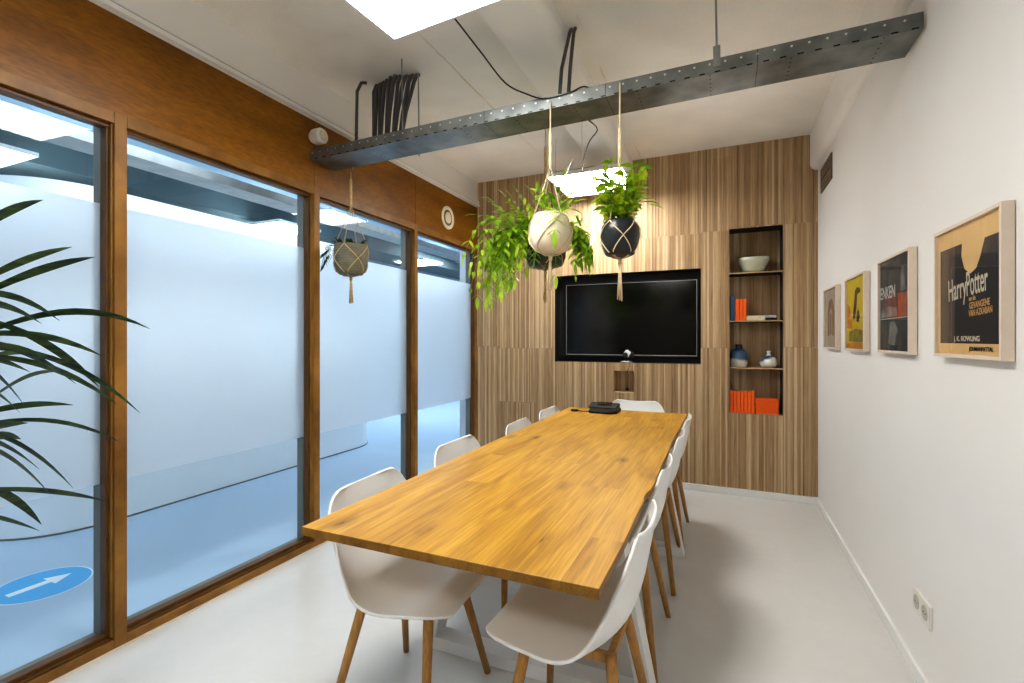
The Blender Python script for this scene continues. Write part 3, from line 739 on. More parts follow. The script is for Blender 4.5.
# ------------------------------------------------------------------ shelf niche contents
SZ = [1.8245, 1.430, 1.045]
for z, nm in zip(SZ, ('highest', 'middle', 'lowest')):
    r = thing('niche_shelf', 'thin dark shelf with timber front edge, %s of three in the wall recess' % nm, 'shelf', ((NI[0]+NI[1])/2, D+.1, z-.012))
    MB().box(NI[0], NI[1], D+.012, D+.198, z-.012, z).build('shelf_board', M['black'], r)
    b = MB(); b.box(NI[0], NI[1], D+.004, D+.012, z-.009, z+.0005); b.box(NI[0], NI[1], D+.012, D+.197, z, z+.0005)
    b.build('timber_edge', M['lamella'], r)
FL = [SZ[0]+.0008, SZ[1]+.0008, SZ[2]+.0008, NI[2]+.0025]
r = thing('ceramic_bowl', 'pale green ceramic bowl on the highest shelf of the recess', 'bowl', (.233, D+.10, FL[0]))
c0 = (.233, D+.10, FL[0])
MB().lathe([(0,.004), (.058,.0), (.066,.002), (.085,.03), (.112,.09), (.123,.126), (.120,.128), (.106,.088), (.08,.032), (.05,.012), (0,.010)], c0, 40, None, 1, .74).build('bowl_body', M['bowl'], r, smooth=True)
MB().lathe([(.121,.1255), (.1245,.127), (.1235,.130), (.1195,.130), (.118,.127), (.121,.1255)], c0, 40, None, 1, .74).build('rim', M['soil'], r, smooth=True)

def book(x, y, z, th, dp, ht, mat, label, group, flat=False):
    """upright: thickness along x, spine towards the room; flat: lies, thickness along z"""
    r = thing('book', label, 'book', (x, y, z), group)
    cv = MB(); pg = MB(); c = .0018
    if not flat:
        cv.box(x-th/2, x-th/2+c, y, y+dp, z, z+ht); cv.box(x+th/2-c, x+th/2, y, y+dp, z, z+ht); cv.box(x-th/2+c, x+th/2-c, y, y+c, z, z+ht)
        pg.box(x-th/2+c, x+th/2-c, y+c, y+dp-.003, z+.003, z+ht-.003)
    else:
        cv.box(x-ht/2, x+ht/2, y, y+dp, z, z+c); cv.box(x-ht/2, x+ht/2, y, y+dp, z+th-c, z+th); cv.box(x-ht/2, x+ht/2, y, y+c, z+c, z+th-c)
        pg.box(x-ht/2+.003, x+ht/2-.003, y+c, y+dp-.003, z+c, z+th-c)
    cv.build('cover', mat, r, bevel=.0022 if mat is M['orange'] else .0012, seg=1); pg.build('page_block', M['pages'], r)
    return r
x = NI[0]+.006
book(x+.018, D+.022, FL[1], .034, .14, .205, M['bookblue'], 'tall blue book standing at the end of the middle shelf', 'books on the middle shelf'); x += .038
for i, th in enumerate((.031, .027, .027)):
    book(x+th/2, D+.022, FL[1], th-.002, .12, .178, M['orange'], ('orange book standing against the tall blue book', 'orange book standing between two orange books on the middle shelf', 'orange book standing at the free end of the middle shelf row')[i], 'books on the middle shelf'); x += th
book(.238, D+.03, FL[1], .040, .13, .150, M['bookcream'], 'cream coloured thick book lying flat on the middle shelf', 'books on the middle shelf', True)
book(.358, D+.035, FL[1], .022, .13, .080, M['bookblack'], 'small black book lying flat on the middle shelf', 'books on the middle shelf', True)
book(.352, D+.034, FL[1]+.0222, .021, .12, .082, M['bookpale'], 'pale blue book lying on top of the small black book', 'books on the middle shelf', True)
x = NI[0]+.004; tot = .184
for i in range(7):
    th = tot/7
    book(x+th/2, D+.02, FL[3], th-.0022, .13, .181-.002*(i % 3), M['orange'], '%s orange book of the upright row on the recess floor, counted from its free end' % ORD[6-i], 'upright orange books on the recess floor'); x += th
zz = FL[3]
for i in range(7):
    th = .0178
    book(x+.088+.003*math.sin(i*2.1), D+.016+.003*(i % 2), zz, th-.0014, .13, .165, M['orange'], '%s orange book from the bottom of the flat stack on the recess floor' % ORD[i], 'flat stack of orange books on the recess floor', True); zz += th

c0 = (.122, D+.10, FL[2])
r = thing('ceramic_vase', 'round dark blue vase with white base and short black neck', 'vase', c0)
MB().lathe([(0,0), (.052,0), (.062,.012), (.068,.05), (.069,.085), (.062,.118), (.046,.142), (.028,.152)], c0, 36).build('vase_body', M['vase1'], r, smooth=True)
MB().lathe([(.029,.150), (.025,.160), (.026,.178), (.029,.188), (.025,.189), (.021,.178), (.020,.15)], c0, 28).build('neck', M['navy'], r, smooth=True)
c0 = (.345, D+.10, FL[2])
r = thing('ceramic_bottle', 'squat white and blue bottle vase with narrow white neck', 'vase', c0)
MB().lathe([(0,0), (.045,0), (.060,.014), (.067,.042), (.060,.068), (.040,.086), (.021,.096)], c0, 36).build('vase_body', M['vase2'], r, smooth=True)
MB().lathe([(.022,.094), (.014,.105), (.012,.122), (.017,.136), (.013,.138), (.009,.122), (.011,.1)], c0, 24).build('neck', M['ccream'], r, smooth=True)

# ------------------------------------------------------------------ table
TX0, TX1, TY0, TY1 = -1.112, -.245, 1.032, 3.70
tc = ((TX0+TX1)/2, (TY0+TY1)/2)
r = thing('conference_table', 'long honey oak conference table on white steel frame legs', 'table', (tc[0], tc[1], 0))
outl = []
N = 60
def wav(y, a): return .0035*math.sin(y*4.1+a)+.002*math.sin(y*11+a*2)
for i in range(N+1):
    y = TY0+(TY1-TY0)*i/N; kink = .010*math.exp(-((y-1.72)/.05)**2)
    outl.append((TX1+wav(y, 0)-kink-(wav(TY0, 0)), y))
for i in range(N+1):
    y = TY1-(TY1-TY0)*i/N; outl.append((TX0+wav(y, 2)*.4, y))
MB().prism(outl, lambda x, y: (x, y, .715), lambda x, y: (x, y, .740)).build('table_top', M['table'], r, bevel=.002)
tt = r.children[0]; tt.data.materials.append(M['tableedge_shaded'])
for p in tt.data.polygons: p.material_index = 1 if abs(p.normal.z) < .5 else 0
for yl in (1.74, 3.02):
    b = MB(); cxm = tc[0]; w = .05; dpt = .085
    for s in (-1, 1):
        poly = [(cxm+s*.472, 0), (cxm+s*(.472-.055), 0.0), (cxm+s*(.330-.055), .715), (cxm+s*.330, .715)]
        b.prism(poly, lambda x, z: (x, yl-dpt/2, z), lambda x, z: (x, yl+dpt/2, z))
    b.box(cxm-.425, cxm+.425, yl-dpt/2+.0005, yl+dpt/2-.0005, .0005, .05); b.box(cxm-.30, cxm+.30, yl-dpt/2+.0005, yl+dpt/2-.0005, .67, .7145)
    b.build('leg', M['steelwhite'], r, bevel=.002)

# ------------------------------------------------------------------ conference phone and dongle
c0 = Vector((-.80, 3.55, .741))
r = thing('conference_phone', 'black desk phone with sloped top at the far end of the table', 'phone', c0)
MB().prism([(-.075,0), (.075,0), (.08,.012), (.07,.030), (-.08,.018)], lambda y, z: (c0.x-.105, c0.y+y, c0.z+z), lambda y, z: (c0.x+.105, c0.y+y, c0.z+z)).build('phone_body', M['black'], r, bevel=.006)
olive = plain('olive_grey_plastic', (96,86,44), .5, .1, 12)
MB().prism([(-.070,.019), (.066,.031), (.062,.040), (-.068,.034)], lambda y, z: (c0.x-.098, c0.y+y, c0.z+z), lambda y, z: (c0.x+.10, c0.y+y, c0.z+z)).build('side_band', olive, r, bevel=.003)
MB().prism([(-.075,.034), (.066,.040), (.070,.058), (.03,.066), (-.072,.045)], lambda y, z: (c0.x-.106, c0.y+y, c0.z+z), lambda y, z: (c0.x+.10, c0.y+y, c0.z+z)).build('top_panel', M['black'], r, bevel=.010, seg=3)
MB().prism([(-.03,.0655), (.045,.0665), (.045,.070), (-.03,.0625)], lambda y, z: (c0.x-.05, c0.y+y-.005, c0.z+z-.003), lambda y, z: (c0.x+.05, c0.y+y-.005, c0.z+z-.003)).build('display', M['blackgloss'], r, bevel=.001)
MB().tube([(c0.x-.09,c0.y-.098,c0.z+.013), (c0.x-.06,c0.y-.10,c0.z+.011), (c0.x+.03,c0.y-.10,c0.z+.010), (c0.x+.075,c0.y-.098,c0.z+.012)], [.0125,.010,.010,.0125], 12).build('handset', M['black'], r, smooth=True)
c1 = Vector((-1.01, 3.50, .741))
r = thing('cable_adapter', 'small black cable adapter lying beside the phone', 'adapter', c1)
MB().box(c1.x-.032, c1.x+.022, c1.y-.012, c1.y+.012, c1.z, c1.z+.014).build('adapter_body', M['black'], r, bevel=.004)
MB().tube([(c1.x+.02,c1.y,c1.z+.007), (c1.x+.045,c1.y-.004,c1.z+.004), (c1.x+.075,c1.y+.002,c1.z+.003), (c1.x+.10,c1.y-.004,c1.z+.003), (c1.x+.112,c1.y-.004,c1.z+.004)], [.003,.0028,.0028,.0028,.005], 8).build('cord', M['black'], r, smooth=True)

# ------------------------------------------------------------------ chairs
def catmull(P, n):
    P = [Vector((a, b)) for a, b in P]; out = []
    for i in range(len(P)-1):
        p0, p1, p2, p3 = P[max(i-1,0)], P[i], P[i+1], P[min(i+2,len(P)-1)]
        for k in range(n):
            t = k/n
            out.append(.5*((2*p1)+(p2-p0)*t+(2*p0-5*p1+4*p2-p3)*t*t+(3*p1-p0-3*p2+p3)*t**3))
    out.append(P[-1]); return out
def lerp_tab(tab, x):
    for (a, va), (b, vb) in zip(tab[:-1], tab[1:]):
        if x <= b:
            t = (x-a)/(b-a); t = t*t*(3-2*t); return va+(vb-va)*t
    return tab[-1][1]
def make_chair():
    r = thing('dining_chair', 'x', 'chair', (0,0,0), 'white shell chairs around the table')
    prof = catmull([(.222,.436), (.205,.450), (.15,.456), (.06,.444), (-.02,.440), (-.08,.448), (-.130,.472), (-.167,.515), (-.187,.570), (-.199,.630), (-.210,.69), (-.224,.768)], 3)
    L_ = [0]
    for a, b in zip(prof[:-1], prof[1:]): L_.append(L_[-1]+(b-a).length)
    tot = L_[-1]
    def on(v):
        d = v*tot
        for k in range(len(prof)-1):
            if d <= L_[k+1]+1e-9: return prof[k].lerp(prof[k+1], (d-L_[k])/(L_[k+1]-L_[k]))
        return prof[-1].copy()
    b = MB(); n = 40; K = 18; vs = []
    for i in range(n+1):
        v = .5-.5*math.cos(PI*i/n)
        p = on(v); t = (on(min(1, v+.02))-on(max(0, v-.02))).normalized(); nx, nz = t.y, -t.x
        w = lerp_tab([(0,.226), (.2,.250), (.45,.268), (.6,.262), (.8,.242), (1,.222)], v)
        e1, e2, g = .11, .14, 2.0
        if v < e1: w *= .62+.38*max(0, 1-((e1-v)/e1)**g)**(1/g)
        if v > 1-e2: w *= .68+.32*max(0, 1-((v-1+e2)/e2)**g)**(1/g)
        h = lerp_tab([(0,.004), (.28,.010), (.61,.060), (1,.022)], v)
        for k in range(K+1):
            s = math.sin((-1+2*k/K)*PI/2)
            q = abs(s)**2.4*h
            vs.append((s*w*(1-.08*abs(s)**3*max(0, h)/.07), p.x+nx*q, p.y+nz*q))
    b.add(vs, [(i*(K+1)+k, i*(K+1)+k+1, (i+1)*(K+1)+k+1, (i+1)*(K+1)+k) for i in range(n) for k in range(K)])
    b.build('seat_shell', M['shell'], r, smooth=True, solid=.009)
    tops = {}
    for sx in (-1, 1):
        for sy in (-1, 1):
            a = Vector((sx*.110, sy*.120-.005, .424)); c = Vector((sx*.238, (.172 if sy > 0 else -.190), .0))
            tops[sx, sy] = a
            MB().tube([a, a.lerp(c, .15), c+Vector((0,0,.0))], [.0165,.0165,.0115], 14).build('leg', M['oak'], r, smooth=False, bevel=.0)
    f = MB()
    for p, q in (((-1,-1),(1,-1)), ((-1,1),(1,1)), ((-1,-1),(-1,1)), ((1,-1),(1,1))):
        a = tops[p].copy(); c = tops[q].copy(); d = (c-a).normalized()
        Mx = Matrix.Translation((a+c)/2-Vector((0,0,.014))) @ Matrix(((d.x,-d.y,0,0),(d.y,d.x,0,0),(0,0,1,0),(0,0,0,1)))
        f.rot_box((c-a).length, .02, .026, Mx)
    f.build('seat_frame', M['oak'], r, bevel=.002)
    for o in r.children:
        if o.name.startswith('leg'):
            for p in o.data.polygons: p.use_smooth = len(p.vertices) == 4
    return r
chair = make_chair()
side = {'L': ('glazed', -PI/2), 'R': ('picture wall', PI/2)}
nth = ['nearest the camera', 'second from the camera', 'third from the camera', 'farthest from the camera']
spots = []
for i, (x, y, dz) in enumerate(((-.985,1.415,.06), (-1.02,2.10,0), (-.955,2.745,.03), (-.965,3.34,-.02))): spots.append((x, y, -PI/2+dz, 'L', i))
for i, (x, y, dz) in enumerate(((-.405,1.425,0), (-.42,2.09,0), (-.415,2.77,0), (-.415,3.35,0))): spots.append((x, y, PI/2+dz, 'R', i))
for j, (x, y, rz, s, i) in enumerate(spots):
    lab = 'white shell chair on the %s side of the table, %s' % (side[s][0], nth[i])
    if j == 0: chair.location = (x, y, 0); chair.rotation_euler = (0,0,rz); chair['label'] = lab
    else: dup(chair, (x, y, 0), rz, lab)
dup(chair, (-.655, 3.855, 0), PI, 'white shell chair at the far head of the table, back to the television')

# ------------------------------------------------------------------ hanging plants
def hanger(r, c, top, mat, pot_top, pot_bot, rad, knot, cords=4, phase=.5, tassel=.17, prof=None, rope=.0035, sleeve=True, net=True):
    """macrame hanger; c = (x,y) axis; prof(z)->pot radius"""
    x, y = c; b = MB()
    b.tube([(x,y,top), (x,y,knot)], rope*1.1, 7)
    if sleeve: b.tube([(x,y,knot+.17), (x,y,knot+.16), (x,y,knot), (x,y,knot-.012)], [rope*1.2, rope*2.4, rope*2.6, rope*1.2], 9)
    zb = pot_bot-.006
    P = lambda q, z: Vector((x+(prof(z)+.004)*math.cos(q), y+(prof(z)+.004)*math.sin(q), z))
    for i in range(cords):
        q = phase+2*PI*i/cords
        p1 = P(q, pot_top)
        b.tube([(x,y,knot), Vector((x,y,knot)).lerp(p1, .5), p1+Vector((0,0,.004))], rope*.8, 6)
        dq = PI/cords
        zm = pot_top-(pot_top-pot_bot)*.48
        for sgn in (-1, 1):
            pts = [P(q+sgn*dq*t, pot_top+(zm-pot_top)*t) for t in (0,.2,.4,.6,.8,1)]
            pts += [P(q+sgn*dq*(1-t), zm+(zb-zm)*t) if zm+(zb-zm)*t > pot_bot else Vector((x+math.cos(q+sgn*dq*(1-t))*rad*.6, y+math.sin(q+sgn*dq*(1-t))*rad*.6, zb)) for t in (.25,.5,.75,.97)]
            pts.append(Vector((x,y,zb-.008)))
            b.tube(pts, rope*.75, 6)
    h = b.build('macrame_hanger', mat, r, smooth=True)
    t = MB(); rr = random.Random(int(x*1000))
    t.tube([(x,y,zb), (x,y,zb-.03)], rope*2.6, 9)
    for i in range(16):
        q = rr.uniform(0, 2*PI); d = rr.uniform(.2, 1)*.016
        t.tube([(x+.004*math.cos(q),y+.004*math.sin(q),zb-.02), (x+d*.6*math.cos(q),y+d*.6*math.sin(q),zb-tassel*.5), (x+d*math.cos(q),y+d*math.sin(q),zb-tassel*rr.uniform(.88,1.05))], rope*.55, 5)
    t.build('tassel', mat, h, smooth=True)
    return h
def prof_fn(pr, z0):
    def f(z):
        z = z-z0
        for (ra, za), (rb, zb_) in zip(pr[:-1], pr[1:]):
            if za <= z <= zb_: return ra+(rb-ra)*(z-za)/max(1e-6, zb_-za)
        return pr[-1][0] if z > pr[-1][1] else pr[0][0]
    return f
def pot(r, c, z0, pr, mat, wall=.008):
    full = [(0,0)]+pr+[(pr[-1][0]-wall, pr[-1][1])]+[(max(.004, a-wall), max(b, wall)) for a, b in reversed(pr[:-1])]+[(0,wall)]
    o = MB().lathe(full, (c[0],c[1],z0), 36).build('pot', mat, r, smooth=True)
    zt = pr[-1][1]-.012; rad = prof_fn(pr, 0)(zt)-wall*.8
    MB().lathe([(0,zt+.004), (rad*.6,zt+.003), (rad,zt), (rad*.9,zt-.03), (0,zt-.03)], (c[0],c[1],z0), 24).build('soil', M['soil'], r, smooth=True)
    return o
Rv = Vector((CS, SN, 0)); Fv = Vector((-SN, CS, 0)); Uv = Vector((0,0,1))

# A: small ribbed pot at the glazed end of the tray
cA = (-2.14, 2.375); prA = [(.068,0), (.088,.02), (.100,.06), (.104,.11), (.102,.165), (.100,.185)]
zA = 1.683
r = thing('hanging_planter', 'small ribbed grey green planter hanging in front of the glazing', 'plant', (cA[0], cA[1], zA))
fA = prof_fn(prA, zA)
full = []
for i in range(40):
    z = .185*i/39; full.append((prof_fn(prA, 0)(z)+.0018*math.sin(z*2*PI/.0155), z))
pot(r, cA, zA, full, M['potwoven'])
hanger(r, cA, 2.33, M['jute'], zA+.178, zA, .08, 2.115, 4, .35, .17, fA)
MB().tube([(cA[0],cA[1],2.33), (cA[0]+.012,cA[1],2.345), (cA[0]+.008,cA[1]+.01,2.362), (cA[0],2.392,2.366)], .0025, 6).build('hook', M['silver'], r, smooth=True)
b = MB(); rr = random.Random(3)
for i in range(16):
    q = rr.uniform(0, 2*PI); p = Vector((cA[0]+.08*math.cos(q), cA[1]+.08*math.sin(q), zA+.17))
    b.leaf(p, (math.cos(q)*.5, math.sin(q)*.5, 1), rr.uniform(.04,.07), .022, 1.2, 5)
for i in range(5):
    p = Vector((cA[0], cA[1], zA+.18))-Rv*(.09+.008*i)
    pts = [p, p-Rv*.03+Uv*.01, p-Rv*.045-Uv*.05, p-Rv*(.05+.005*i)-Uv*(.08+.02*i)]
    b.tube(pts, .0016, 5)
    for j, z in enumerate((.0,.03,.06,.085)):
        b.leaf(p-Rv*.047-Uv*(z*(.7+.2*i)), -Rv*(1 if j % 2 else -.6)-Uv*1.0+Fv*.3, .045, .02, .5, 4)
b.build('foliage', M['darkleaf'], r)

# B: cream pot, nearest
cB = (-.752, 2.180); zB = 1.690; prB = [(.050,0), (.078,.012), (.095,.042), (.101,.08), (.098,.12), (.088,.155), (.080,.180)]
r = thing('hanging_planter', 'cream ceramic planter in macrame hanging in front of the tray', 'plant', (cB[0], cB[1], zB))
pot(r, cB, zB, prB, M['potcream']); fB = prof_fn(prB, zB)
hanger(r, cB, 2.41, M['cotton'], zB+.172, zB, .08, 2.10, 4, .9, .165, fB)
b = MB(); rr = random.Random(8)
def frond(b, base, d, length, droop, nleaf, ll, lw, rr, n=9, tip=True, ang=.9, taper=.6):
    p = Vector(base); d = Vector(d).normalized(); pts = [p.copy()]; ds = [d.copy()]
    for i in range(n):
        p = p+d*(length/n); d = (d+Vector((0,0,-droop/n))+Vector((rr.uniform(-.05,.05),)*3)).normalized()
        pts.append(p.copy()); ds.append(d.copy())
    b.tube(pts, [.0018-.0012*i/n for i in range(n+1)], 5)
    for i in range(nleaf):
        u = .15+.83*i/max(1, nleaf-1); k = min(n-1, int(u*n)); f = u*n-k
        q = pts[k].lerp(pts[k+1], f); dd = ds[k]
        sd = dd.cross(Uv); sd = sd.normalized() if sd.length > .1 else Rv.copy()
        sd = Matrix.Rotation(rr.uniform(-.5,.5), 3, dd) @ sd
        sc_ = 1-taper*abs(u-.45)/.55
        for sg in (-1, 1):
            dl = dd*math.cos(ang)+sd*sg*math.sin(ang)+Uv*rr.uniform(-.1,.25)
            b.leaf(q, dl, ll*sc_*rr.uniform(.8,1.15), lw*sc_, rr.uniform(.4,1.0), 4, .9)
    if tip: b.leaf(pts[-1], ds[-1], ll*.9, lw*.8, .4, 4)
top = Vector((cB[0], cB[1], zB+.18))
for dvec, ln, nl, ll, lw in ((Rv*.25+Uv*1-Fv*.1, .18, 4, .085, .032), (-Rv*.5+Uv*.9, .14, 4, .08, .03), (Rv*.3-Fv*.3+Uv*.5, .13, 4, .07, .028), (-Rv*.2+Uv, .14, 4, .075, .03), (Rv*.6+Uv*.6, .14, 4, .07, .028)):
    frond(b, top-Uv*.02, dvec, ln, .5, nl, ll, lw, rr)
b.leaf(top+Uv*.12+Rv*.05, Rv*.35+Uv, .16, .042, .2, 6); b.leaf(top+Uv*.05+Rv*.03, Rv*.6+Uv, .13, .036, .6, 6)
# one sprig trailing over the front of the pot
base = top-Fv*.085-Uv*.01+Rv*.01
frond(b, base, -Fv*.8+Uv*.15-Rv*.05, .18, 2.8, 4, .10, .032, rr, ang=1.0)
frond(b, base+Rv*.03, -Fv*.7+Uv*.4+Rv*.5, .12, 1.8, 3, .075, .026, rr, ang=.9)
frond(b, base-Rv*.03+Fv*.02, -Fv*.3+Uv*.9-Rv*.2, .12, 1.0, 4, .05, .02, rr)
b.build('foliage', M['fern'], r)

# C: dark pot nearer the right wall
cC = (-.4235, 2.180); zC = 1.652; prC = [(.052,0), (.064,.006), (.078,.05), (.085,.095), (.083,.125), (.070,.150), (.066,.158)]
r = thing('hanging_planter', 'black glazed planter in net of cord with upright bushy plant', 'plant', (cC[0], cC[1], zC))
pot(r, cC, zC, prC, M['potdark']); fC = prof_fn(prC, zC)
hanger(r, cC, 2.43, M['cotton'], zC+.15, zC, .06, 2.06, 4, 1.15, .19, fC)
b = MB(); rr = random.Random(21); top = Vector((cC[0], cC[1], zC+.15))
for i in range(40):
    q = rr.uniform(0, 2*PI); lean = rr.uniform(.05, .42)
    d = Vector((math.cos(q)*lean, math.sin(q)*lean, 1)); ln = rr.uniform(.10, .26)
    p0 = top+Vector((math.cos(q), math.sin(q), 0))*rr.uniform(.01, .045); p = p0.copy(); dd = d.normalized(); pts = [p.copy()]
    for k in range(5):
        p = p+dd*ln/5; dd = (dd+Vector((0,0,-.06))).normalized(); pts.append(p.copy())
    b.tube(pts, .0016, 5)
    for k in range(rr.randint(6, 9)):
        a = pts[min(5, 1+k*5//8)]; qq = q+rr.uniform(-2.2, 2.2)
        b.leaf(a, (math.cos(qq), math.sin(qq), rr.uniform(-.1,.9)), rr.uniform(.042,.075), rr.uniform(.020,.032), rr.uniform(.3,1.3), 4, .85, roll=rr.uniform(-.8,.8))
b.leaf(top+Uv*.22, Uv*1-Rv*.1, .08, .045, .2, 6); b.leaf(top+Uv*.17-Rv*.04, -Rv*.9+Uv*.5, .09, .04, .7, 6); b.leaf(top+Uv*.12-Rv*.07, -Rv*.9-Uv*.3, .09, .034, .9, 6)
for i in range(6): b.leaf(top+Rv*(.03+.02*i)+Uv*(.14-.012*i), Rv*.9+Uv*(.4-.1*i)-Fv*.3, .075, .026, .8, 5)
b.build('foliage', M['ficus'], r)

# D: large fern further back, hung from the joist
cD = (-.984, 2.76); zD = 1.71; prD = [(.07,0), (.10,.012), (.122,.06), (.126,.11), (.118,.16), (.112,.18)]
r = thing('hanging_planter', 'dark planter with large cascading fern behind the cream planter', 'plant', (cD[0], cD[1], zD))
pot(r, cD, zD, prD, M['potgreen']); fD = prof_fn(prD, zD)
hanger(r, cD, 2.745, M['jute'], zD+.175, zD, .09, 2.28, 4, .2, .20, fD)
b = MB(); rr = random.Random(5); top = Vector((cD[0], cD[1], zD+.17))
for i in range(54):
    k = rr.random()
    if k < .72: q = PI+rr.uniform(-.85, .85)          # away to the glazed side
    elif k < .85: q = -PI/2+rr.uniform(-.8, .8)
    else: q = rr.uniform(-.9, .9)
    hd = Rv*math.cos(q)+Fv*math.sin(q)
    ln = rr.uniform(.34, .66) if k < .72 else rr.uniform(.26, .40)
    frond(b, top+hd*.07, hd*rr.uniform(.40,.9)+Uv*rr.uniform(.4,1.2), ln, rr.uniform(3.0,6.0), rr.randint(6,9), .088, .032, rr, n=11, taper=.45)
for i in range(8): # upright crown behind the cords
    frond(b, top-Rv*.025*i+Fv*.04, -Rv*(.05+.12*i)+Uv*1.3, .30+.015*(i % 3), .8, 7, .075, .030, rr)
for dx, ln in ((.10,.34), (.13,.26), (-.02,.30), (.07,.22), (-.10,.34), (-.16,.36), (-.22,.42)): # broad lobed leaves hanging below
    p = top+Rv*(.04+dx*.8)-Fv*.10
    pts = b.leaf(p, Rv*(.5 if dx > 0 else -.5)-Fv*.4+Uv*.1, ln, .06, 5.0, 8, .8, .2, roll=.3)
    for k in range(2, 8):
        for sg in (-1, 1): b.leaf(pts[k], Rv*sg*.8-Uv*.75, .085*(1-.07*k), .032, .5, 4)
b.build('foliage', M['fern'], r)

# E: small dark green pot behind
cE = (-.828, 3.02); zE = 1.832; prE = [(.030,0), (.037,.006), (.042,.05), (.043,.11)]
r = thing('hanging_planter', 'tiny dark green planter with bare twig hanging behind the fern', 'plant', (cE[0], cE[1], zE))
pot(r, cE, zE, prE, M['potgreen'], .004); fE = prof_fn(prE, zE)
b = MB()
for q in (0, PI/2, PI, 1.5*PI):
    b.tube([(cE[0],cE[1],2.06), (cE[0]+.048*math.cos(q),cE[1]+.048*math.sin(q),zE+.11), (cE[0]+.047*math.cos(q),cE[1]+.047*math.sin(q),zE+.02), (cE[0]+.034*math.cos(q),cE[1]+.034*math.sin(q),zE-.004), (cE[0],cE[1],zE-.005)], .0017, 6)
b.tube([(cE[0],cE[1],2.06), (cE[0],cE[1],2.745)], .0014, 5)
b.build('cord_hanger', M['jute'], r, smooth=True)
b = MB(); t0 = Vector((cE[0],cE[1],zE+.10))
b.tube([t0, t0+Rv*.02+Uv*.05, t0+Rv*.05+Uv*.10, t0+Rv*.045+Uv*.15], .0016, 5)
for i in range(5): b.leaf(t0+Uv*.0, Rv*math.cos(i*1.3)+Fv*math.sin(i*1.3)+Uv*.4, .045, .016, .9, 4)
b.build('foliage', M['darkleaf'], r)

# ------------------------------------------------------------------ dracaena by the glazing, mostly outside the frame
sx_, sy_ = -1.80, .50
r = thing('potted_dracaena', 'dracaena with long narrow dark leaves reaching in beside the glazing', 'plant', (sx_, sy_, 0))
pot(r, (sx_, sy_), 0, [(.12,0), (.13,.01), (.15,.15), (.165,.33)], M['potdark'], .012)
b = MB()
b.tube([(sx_,sy_,.30), (sx_+.01,sy_-.01,.7), (sx_-.01,sy_+.01,1.15), (sx_,sy_+.01,1.45)], [.022,.019,.017,.013], 12)
b.tube([(sx_+.04,sy_+.03,.30), (sx_+.05,sy_+.03,.6), (sx_+.045,sy_+.03,.95)], [.018,.016,.013], 12)
b.build('stem', M['stem'], r, smooth=True)
b = MB()
def strap(z0, tip, width, lift, n=14, back=.0):
    p0 = Vector((sx_, sy_, z0)); p2 = Vector(tip); p1 = p0.lerp(p2, .55)+Vector((0,0,lift))
    pts = []; sides = []; ws = []
    for i in range(n+1):
        t = i/n; p = p0*(1-t)**2+p1*2*t*(1-t)+p2*t*t; d = (p1-p0)*(1-t)+(p2-p1)*t
        sd = d.cross(Uv).normalized(); sd = Matrix.Rotation(-1.0, 3, d.normalized()) @ sd
        pts.append(p); sides.append(sd)
        ws.append(width/2*(.32+.68*min(1, t*1.6)**1.5)*(1-max(0, (t-.68)/.32)**2.0)+.0004)
    b.strip(pts, sides, ws, .22)
# tips measured on the photograph, placed at the plant's reach (distance from the lens)
tips = [(43,200,1.14,1.42,.06,.030), (72,247,1.16,1.32,.05,.026), (95,257,1.20,1.30,.05,.030), (150,329,1.28,1.20,.17,.020),
        (60,321,1.18,1.36,.10,.022), (42,324,1.12,1.34,.08,.022), (104,357,1.20,1.26,.09,.022), (140,413,1.26,1.24,.16,.022), (47,357,1.14,1.22,.06,.024),
        (76,384,1.16,1.26,.10,.026), (118,405,1.22,1.22,.12,.024), (26,408,1.12,1.22,.12,.034), (20,413,1.1,1.14,.10,.028), (73,405,1.16,1.04,.05,.018),
        (122,443,1.24,1.02,.12,.016), (40,470,1.12,1.04,.08,.026), (74,489,1.18,1.06,.12,.026), (52,497,1.14,1.02,.12,.030), (106,501,1.22,.90,.04,.022), (40,531,1.12,.86,.03,.024), (28,423,1.1,1.0,.03,.022), (30,372,1.12,1.24,.04,.022)]
for x, y, t, z0, lift, w in tips: strap(z0, at(x, y, t), w*(.62 if y < 300 else .95), lift)
rr = random.Random(2)
for i in range(34):
    q = rr.uniform(.9, 2*PI-.6)+YAW; ln = rr.uniform(.3, .5); z0 = rr.uniform(.9, 1.45)
    hx = max(-2.25, sx_+math.cos(q)*ln)
    strap(z0, (hx, sy_+math.sin(q)*ln, z0+rr.uniform(-.3,.25)), rr.uniform(.02,.03), rr.uniform(.04,.16))
b.build('foliage', M['draca'], r)

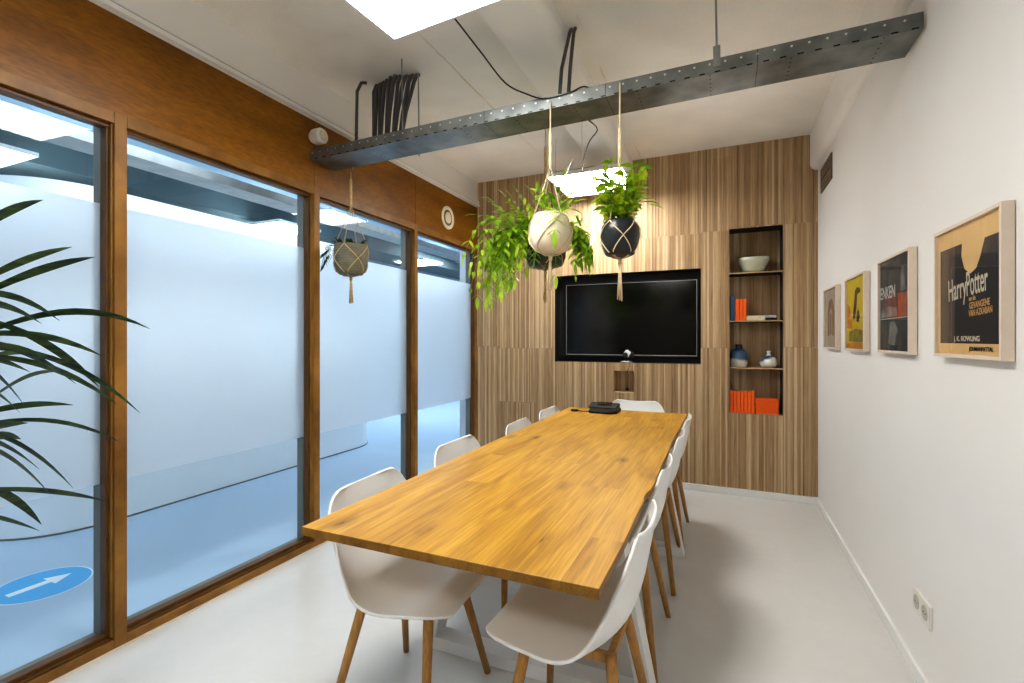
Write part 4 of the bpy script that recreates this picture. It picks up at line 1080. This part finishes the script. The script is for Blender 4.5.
# ------------------------------------------------------------------ corridor objects
r = thing('floor_sticker', 'round blue floor sticker with white arrow on the corridor floor', 'sticker', (-3.25, 1.33, .0005))
c0 = (-3.25, 1.33, .0005)
MB().lathe([(.200,0), (.200,.0008)], c0, 48).build('rim', M['stickerw'], r)
MB().lathe([(.193,.0), (.193,.0011)], c0, 48).build('disc', M['sticker'], r)
ar = [(-.022,-.135), (.022,-.135), (.022,.03), (.06,.03), (0,.128), (-.06,.03), (-.022,.03)]
MB().prism(ar, lambda x, y: (c0[0]+x-.01, c0[1]+y, c0[2]+.0009), lambda x, y: (c0[0]+x-.01, c0[1]+y, c0[2]+.0015)).build('arrow', M['stickerw'], r)
r = thing('cable_tray', 'grey cable tray running along the corridor ceiling outside the glazing', 'cable tray', (-3.2, 3.5, 2.33))
b = MB(); b.box(-3.30, -3.10, -3.0, 10.0, 2.33, 2.333); b.box(-3.103, -3.10, -3.0, 10.0, 2.333, 2.39); b.box(-3.30, -3.297, -3.0, 10.0, 2.333, 2.39)
b.build('tray_channel', M['galv'], r)
for y in (-1.5, .9, 3.3, 5.7, 8.1):
    MB().tube([(-3.2, y, 2.333), (-3.2, y, H)], .006, 6).build('hanger_rod', M['galv'], r)
    MB().box(-3.31, -3.09, y-.02, y+.02, 2.315, 2.33).build('support_bar', M['galv'], r)
o = MB().tube([(-3.16, -3.0, 2.362), (-3.16, 10.0, 2.362)], .028, 14).build('service_pipe', M['silver'], smooth=True)
tag(o, 'silver pipe lying in the corridor cable tray', 'pipe')

# ------------------------------------------------------------------ camera, world, colour
cam = bpy.data.cameras.new('camera'); co = bpy.data.objects.new('camera', cam); C.objects.link(co)
co.location = (0,0,HC); co.rotation_euler = (PI/2, 0, YAW)
cam.sensor_width = 36; cam.lens = FPX*36/1024; cam.shift_y = -(341.5-CY)/1024; cam.clip_start = .02
sc.camera = co
wd = bpy.data.worlds.new('world'); sc.world = wd; wd.use_nodes = True
wd.node_tree.nodes['Background'].inputs[0].default_value = (.6,.7,.8,1); wd.node_tree.nodes['Background'].inputs[1].default_value = .05
sc.view_settings.view_transform = 'Standard'; sc.view_settings.look = 'Medium High Contrast'; sc.view_settings.exposure = -.2
sc.cycles.use_denoising = True
sc.cycles.max_bounces = 10; sc.cycles.diffuse_bounces = 5; sc.cycles.transmission_bounces = 8; sc.cycles.transparent_max_bounces = 16
sc.cycles.sample_clamp_indirect = 10; sc.cycles.blur_glossy = 1.0
